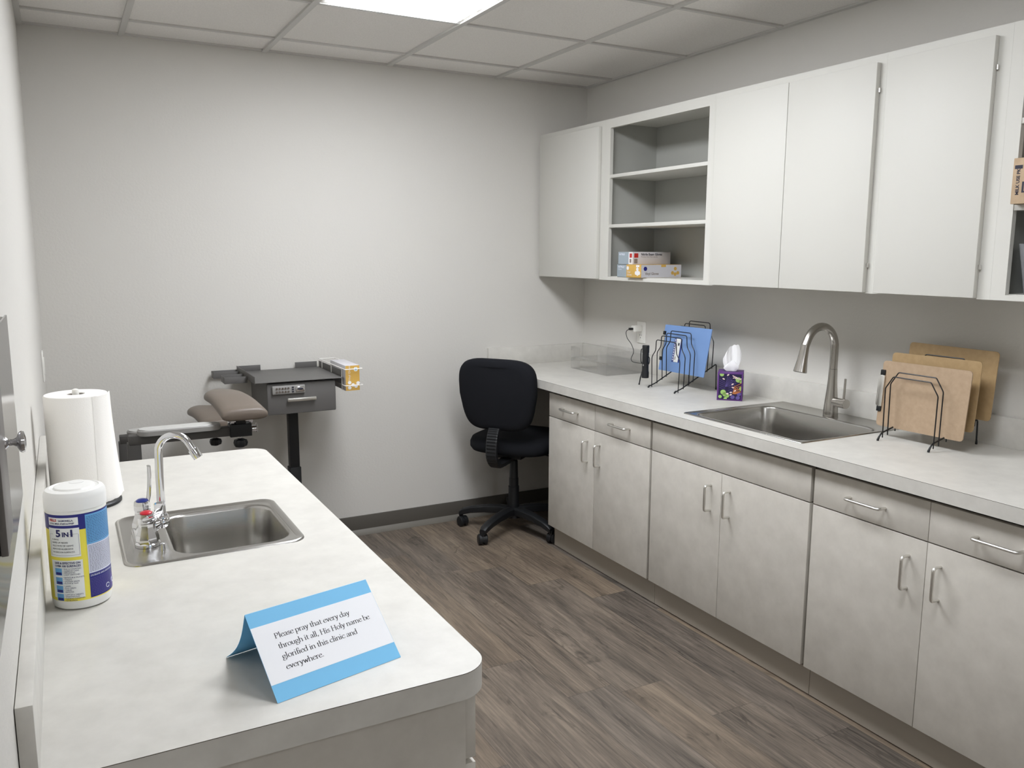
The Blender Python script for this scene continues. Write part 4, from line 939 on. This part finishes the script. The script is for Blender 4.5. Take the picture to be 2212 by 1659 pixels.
# ------------------------------------------------------------------ office chair
ccx, ccy = -.640, -.315
Fd = V((.80, .60, 0)).normalized(); Rd = V((Fd.y, -Fd.x, 0))
t = thing('office_chair', 'black fabric office task chair tucked under the long counter', 'chair', (ccx, ccy, 0))
def cc(f, r, z): return V((ccx, ccy, 0))+Fd*f+Rd*r+V((0, 0, z))
def cushion(fc, rc, zc, hw, hl, th):
    rings = []
    n = 72
    for z_, s_ in ((-.5, .86), (-.42, .95), (-.2, 1.0), (.1, 1.0), (.35, .96), (.48, .86), (.5, .7)):
        ring_ = []
        for q in range(n):
            a = 2*PI*q/n; c_, sn = math.cos(a), math.sin(a); e = .62
            ring_.append(cc(fc+hl*s_*math.copysign(abs(c_)**e, c_), rc+hw*s_*math.copysign(abs(sn)**e, sn), zc+th*z_+.012*(1-abs(c_))*0))
        rings.append(ring_)
    return MB().loft(rings)
cushion(.065, 0, .487, .238, .235, .085).build('seat', fabric_m, t, angle=60)
# backrest: rounded trapezoid shell, curved
rings = []
n = 48
def bout(s, fo):
    out = []
    for q in range(n):
        a = 2*PI*q/n; c_, sn = math.cos(a), math.sin(a)
        ex_ = .5 if sn > 0 else .42; r = math.copysign(abs(c_)**ex_, c_); z = math.copysign(abs(sn)**ex_, sn)
        hw = (.212+.008*z if z > 0 else .212+.036*z)*s; zz = .776+.186*s*z
        rr = r*hw; out.append(cc(-.235+fo+.62*rr*rr+(.05*(z*.5)**2)-(zz-.79)*.10, rr, zz))
    return out
for s, fo in ((.80, -.028), (.92, -.024), (.98, -.015), (1.0, 0), (1.0, .022), (.965, .034), (.85, .042), (.6, .044)): rings.append(bout(s, fo))
MB().loft(rings).build('backrest', fabric_m, t, angle=60)
# ribbed J bracket
jp = [cc(-.236, 0, .605), cc(-.256, 0, .57), cc(-.268, 0, .52), cc(-.266, 0, .46), cc(-.235, 0, .42), cc(-.19, 0, .408), cc(-.05, 0, .412)]
jp = smooth(jp, 7); b = MB(); rings = []
for i, p in enumerate(jp):
    d = (jp[min(i+1, len(jp)-1)]-jp[max(0, i-1)]).normalized(); nr = d.cross(Rd).normalized(); rib = .0011*(1 if i % 2 else -1)
    rings.append([p+Rd*a_*.030+nr*b_*(.013+rib) for a_, b_ in ((-1, -.7), (-.8, -1), (.8, -1), (1, -.7), (1, .7), (.8, 1), (-.8, 1), (-1, .7))])
b.loft(rings); b.build('back_bracket', black_m, t, angle=20)
b = MB(); 
b.loft([[cc(.0+a_*.09, r_*.08, z_) for a_, r_ in ((-1, -1), (1, -1), (1, 1), (-1, 1))] for z_ in (.418, .445)])
b.build('seat_plate', black_m, t)
MB().tube([cc(.04, .07, .43), cc(.04, .17, .425), cc(.04, .24, .415)], [.004, .004, .004], 8).build('lever', black_m, t)
b = MB().tube([cc(.04, .235, .416), cc(.04, .25, .415), cc(.04, .285, .408)], [.006, .012, .009], 10); b.build('lever_grip', black_m, t)
MB().lathe([(.010, .36), (.010, .425)], (ccx, ccy, 0), 16).build('gas_lift', chrome_m, t)
MB().lathe([(.0285, .09), (.0285, .20), (.029, .245), (.0255, .246), (.0255, .29), (.0235, .292), (.021, .385), (.018, .39)], (ccx, ccy, 0), 28).build('column_cover', black_m, t)
hub = MB(); hub.lathe([(.028, .07), (.045, .075), (.045, .112), (.032, .13)], (ccx, ccy, 0), 28)
angs = [math.atan2(-.075+.315, -.896+.64)]          # towards the caster by the back wall
a0 = math.radians(138)
b5 = []
for k in range(5):
    a = a0+2*PI*k/5; d = V((math.cos(a), math.sin(a), 0)); s_ = V((-d.y, d.x, 0)); c0 = V((ccx, ccy, 0)); rings = []
    for r_, z_, w_, h_ in ((.02, .108, .031, .023), (.08, .112, .029, .023), (.16, .108, .026, .021), (.24, .096, .024, .019), (.288, .082, .022, .018), (.306, .072, .018, .014)):
        rings.append([c0+d*r_+s_*w_*math.copysign(abs(math.cos(q*PI/6))**.6, math.cos(q*PI/6))+V((0, 0, z_+h_*math.copysign(abs(math.sin(q*PI/6))**.6, math.sin(q*PI/6)))) for q in range(12)])
    MB().loft(rings).build('base_leg', black_m, t)
hub.build('hub', black_m, t)
for k in range(5):
    a = a0+2*PI*k/5; d = V((math.cos(a), math.sin(a), 0)); c0 = V((ccx, ccy, 0))+d*.298
    ca = a+(.9, 2.4, .3, 1.4, 2.)[k]; w = V((math.cos(ca), math.sin(ca), 0)); f_ = V((-w.y, w.x, 0)); wc = c0+f_*.015+V((0, 0, .0292))
    cst = MB()
    cst.cyl(tuple(c0+V((0, 0, .050))), tuple(c0+V((0, 0, .072))), .011, n=14)
    for sg in (-1, 1):
        rr = [[wc+w*sg*h_+f_*r_*math.cos(2*PI*q/24)+V((0, 0, r_*math.sin(2*PI*q/24))) for q in range(24)] for h_, r_ in ((.004, .026), (.006, .0285), (.020, .0285), (.024, .024), (.025, .008))]
        cst.loft(rr)
    hood = [[wc+w*sg*.0+w*h_+f_*.032*math.cos(q*PI/12)+V((0, 0, .032*math.sin(q*PI/12))) for q in range(-1, 14)] for sg, h_ in ((1, -.005), (1, .005))]
    cst.sheet(hood, thick=.002)
    cst.build('caster', black_m, t)
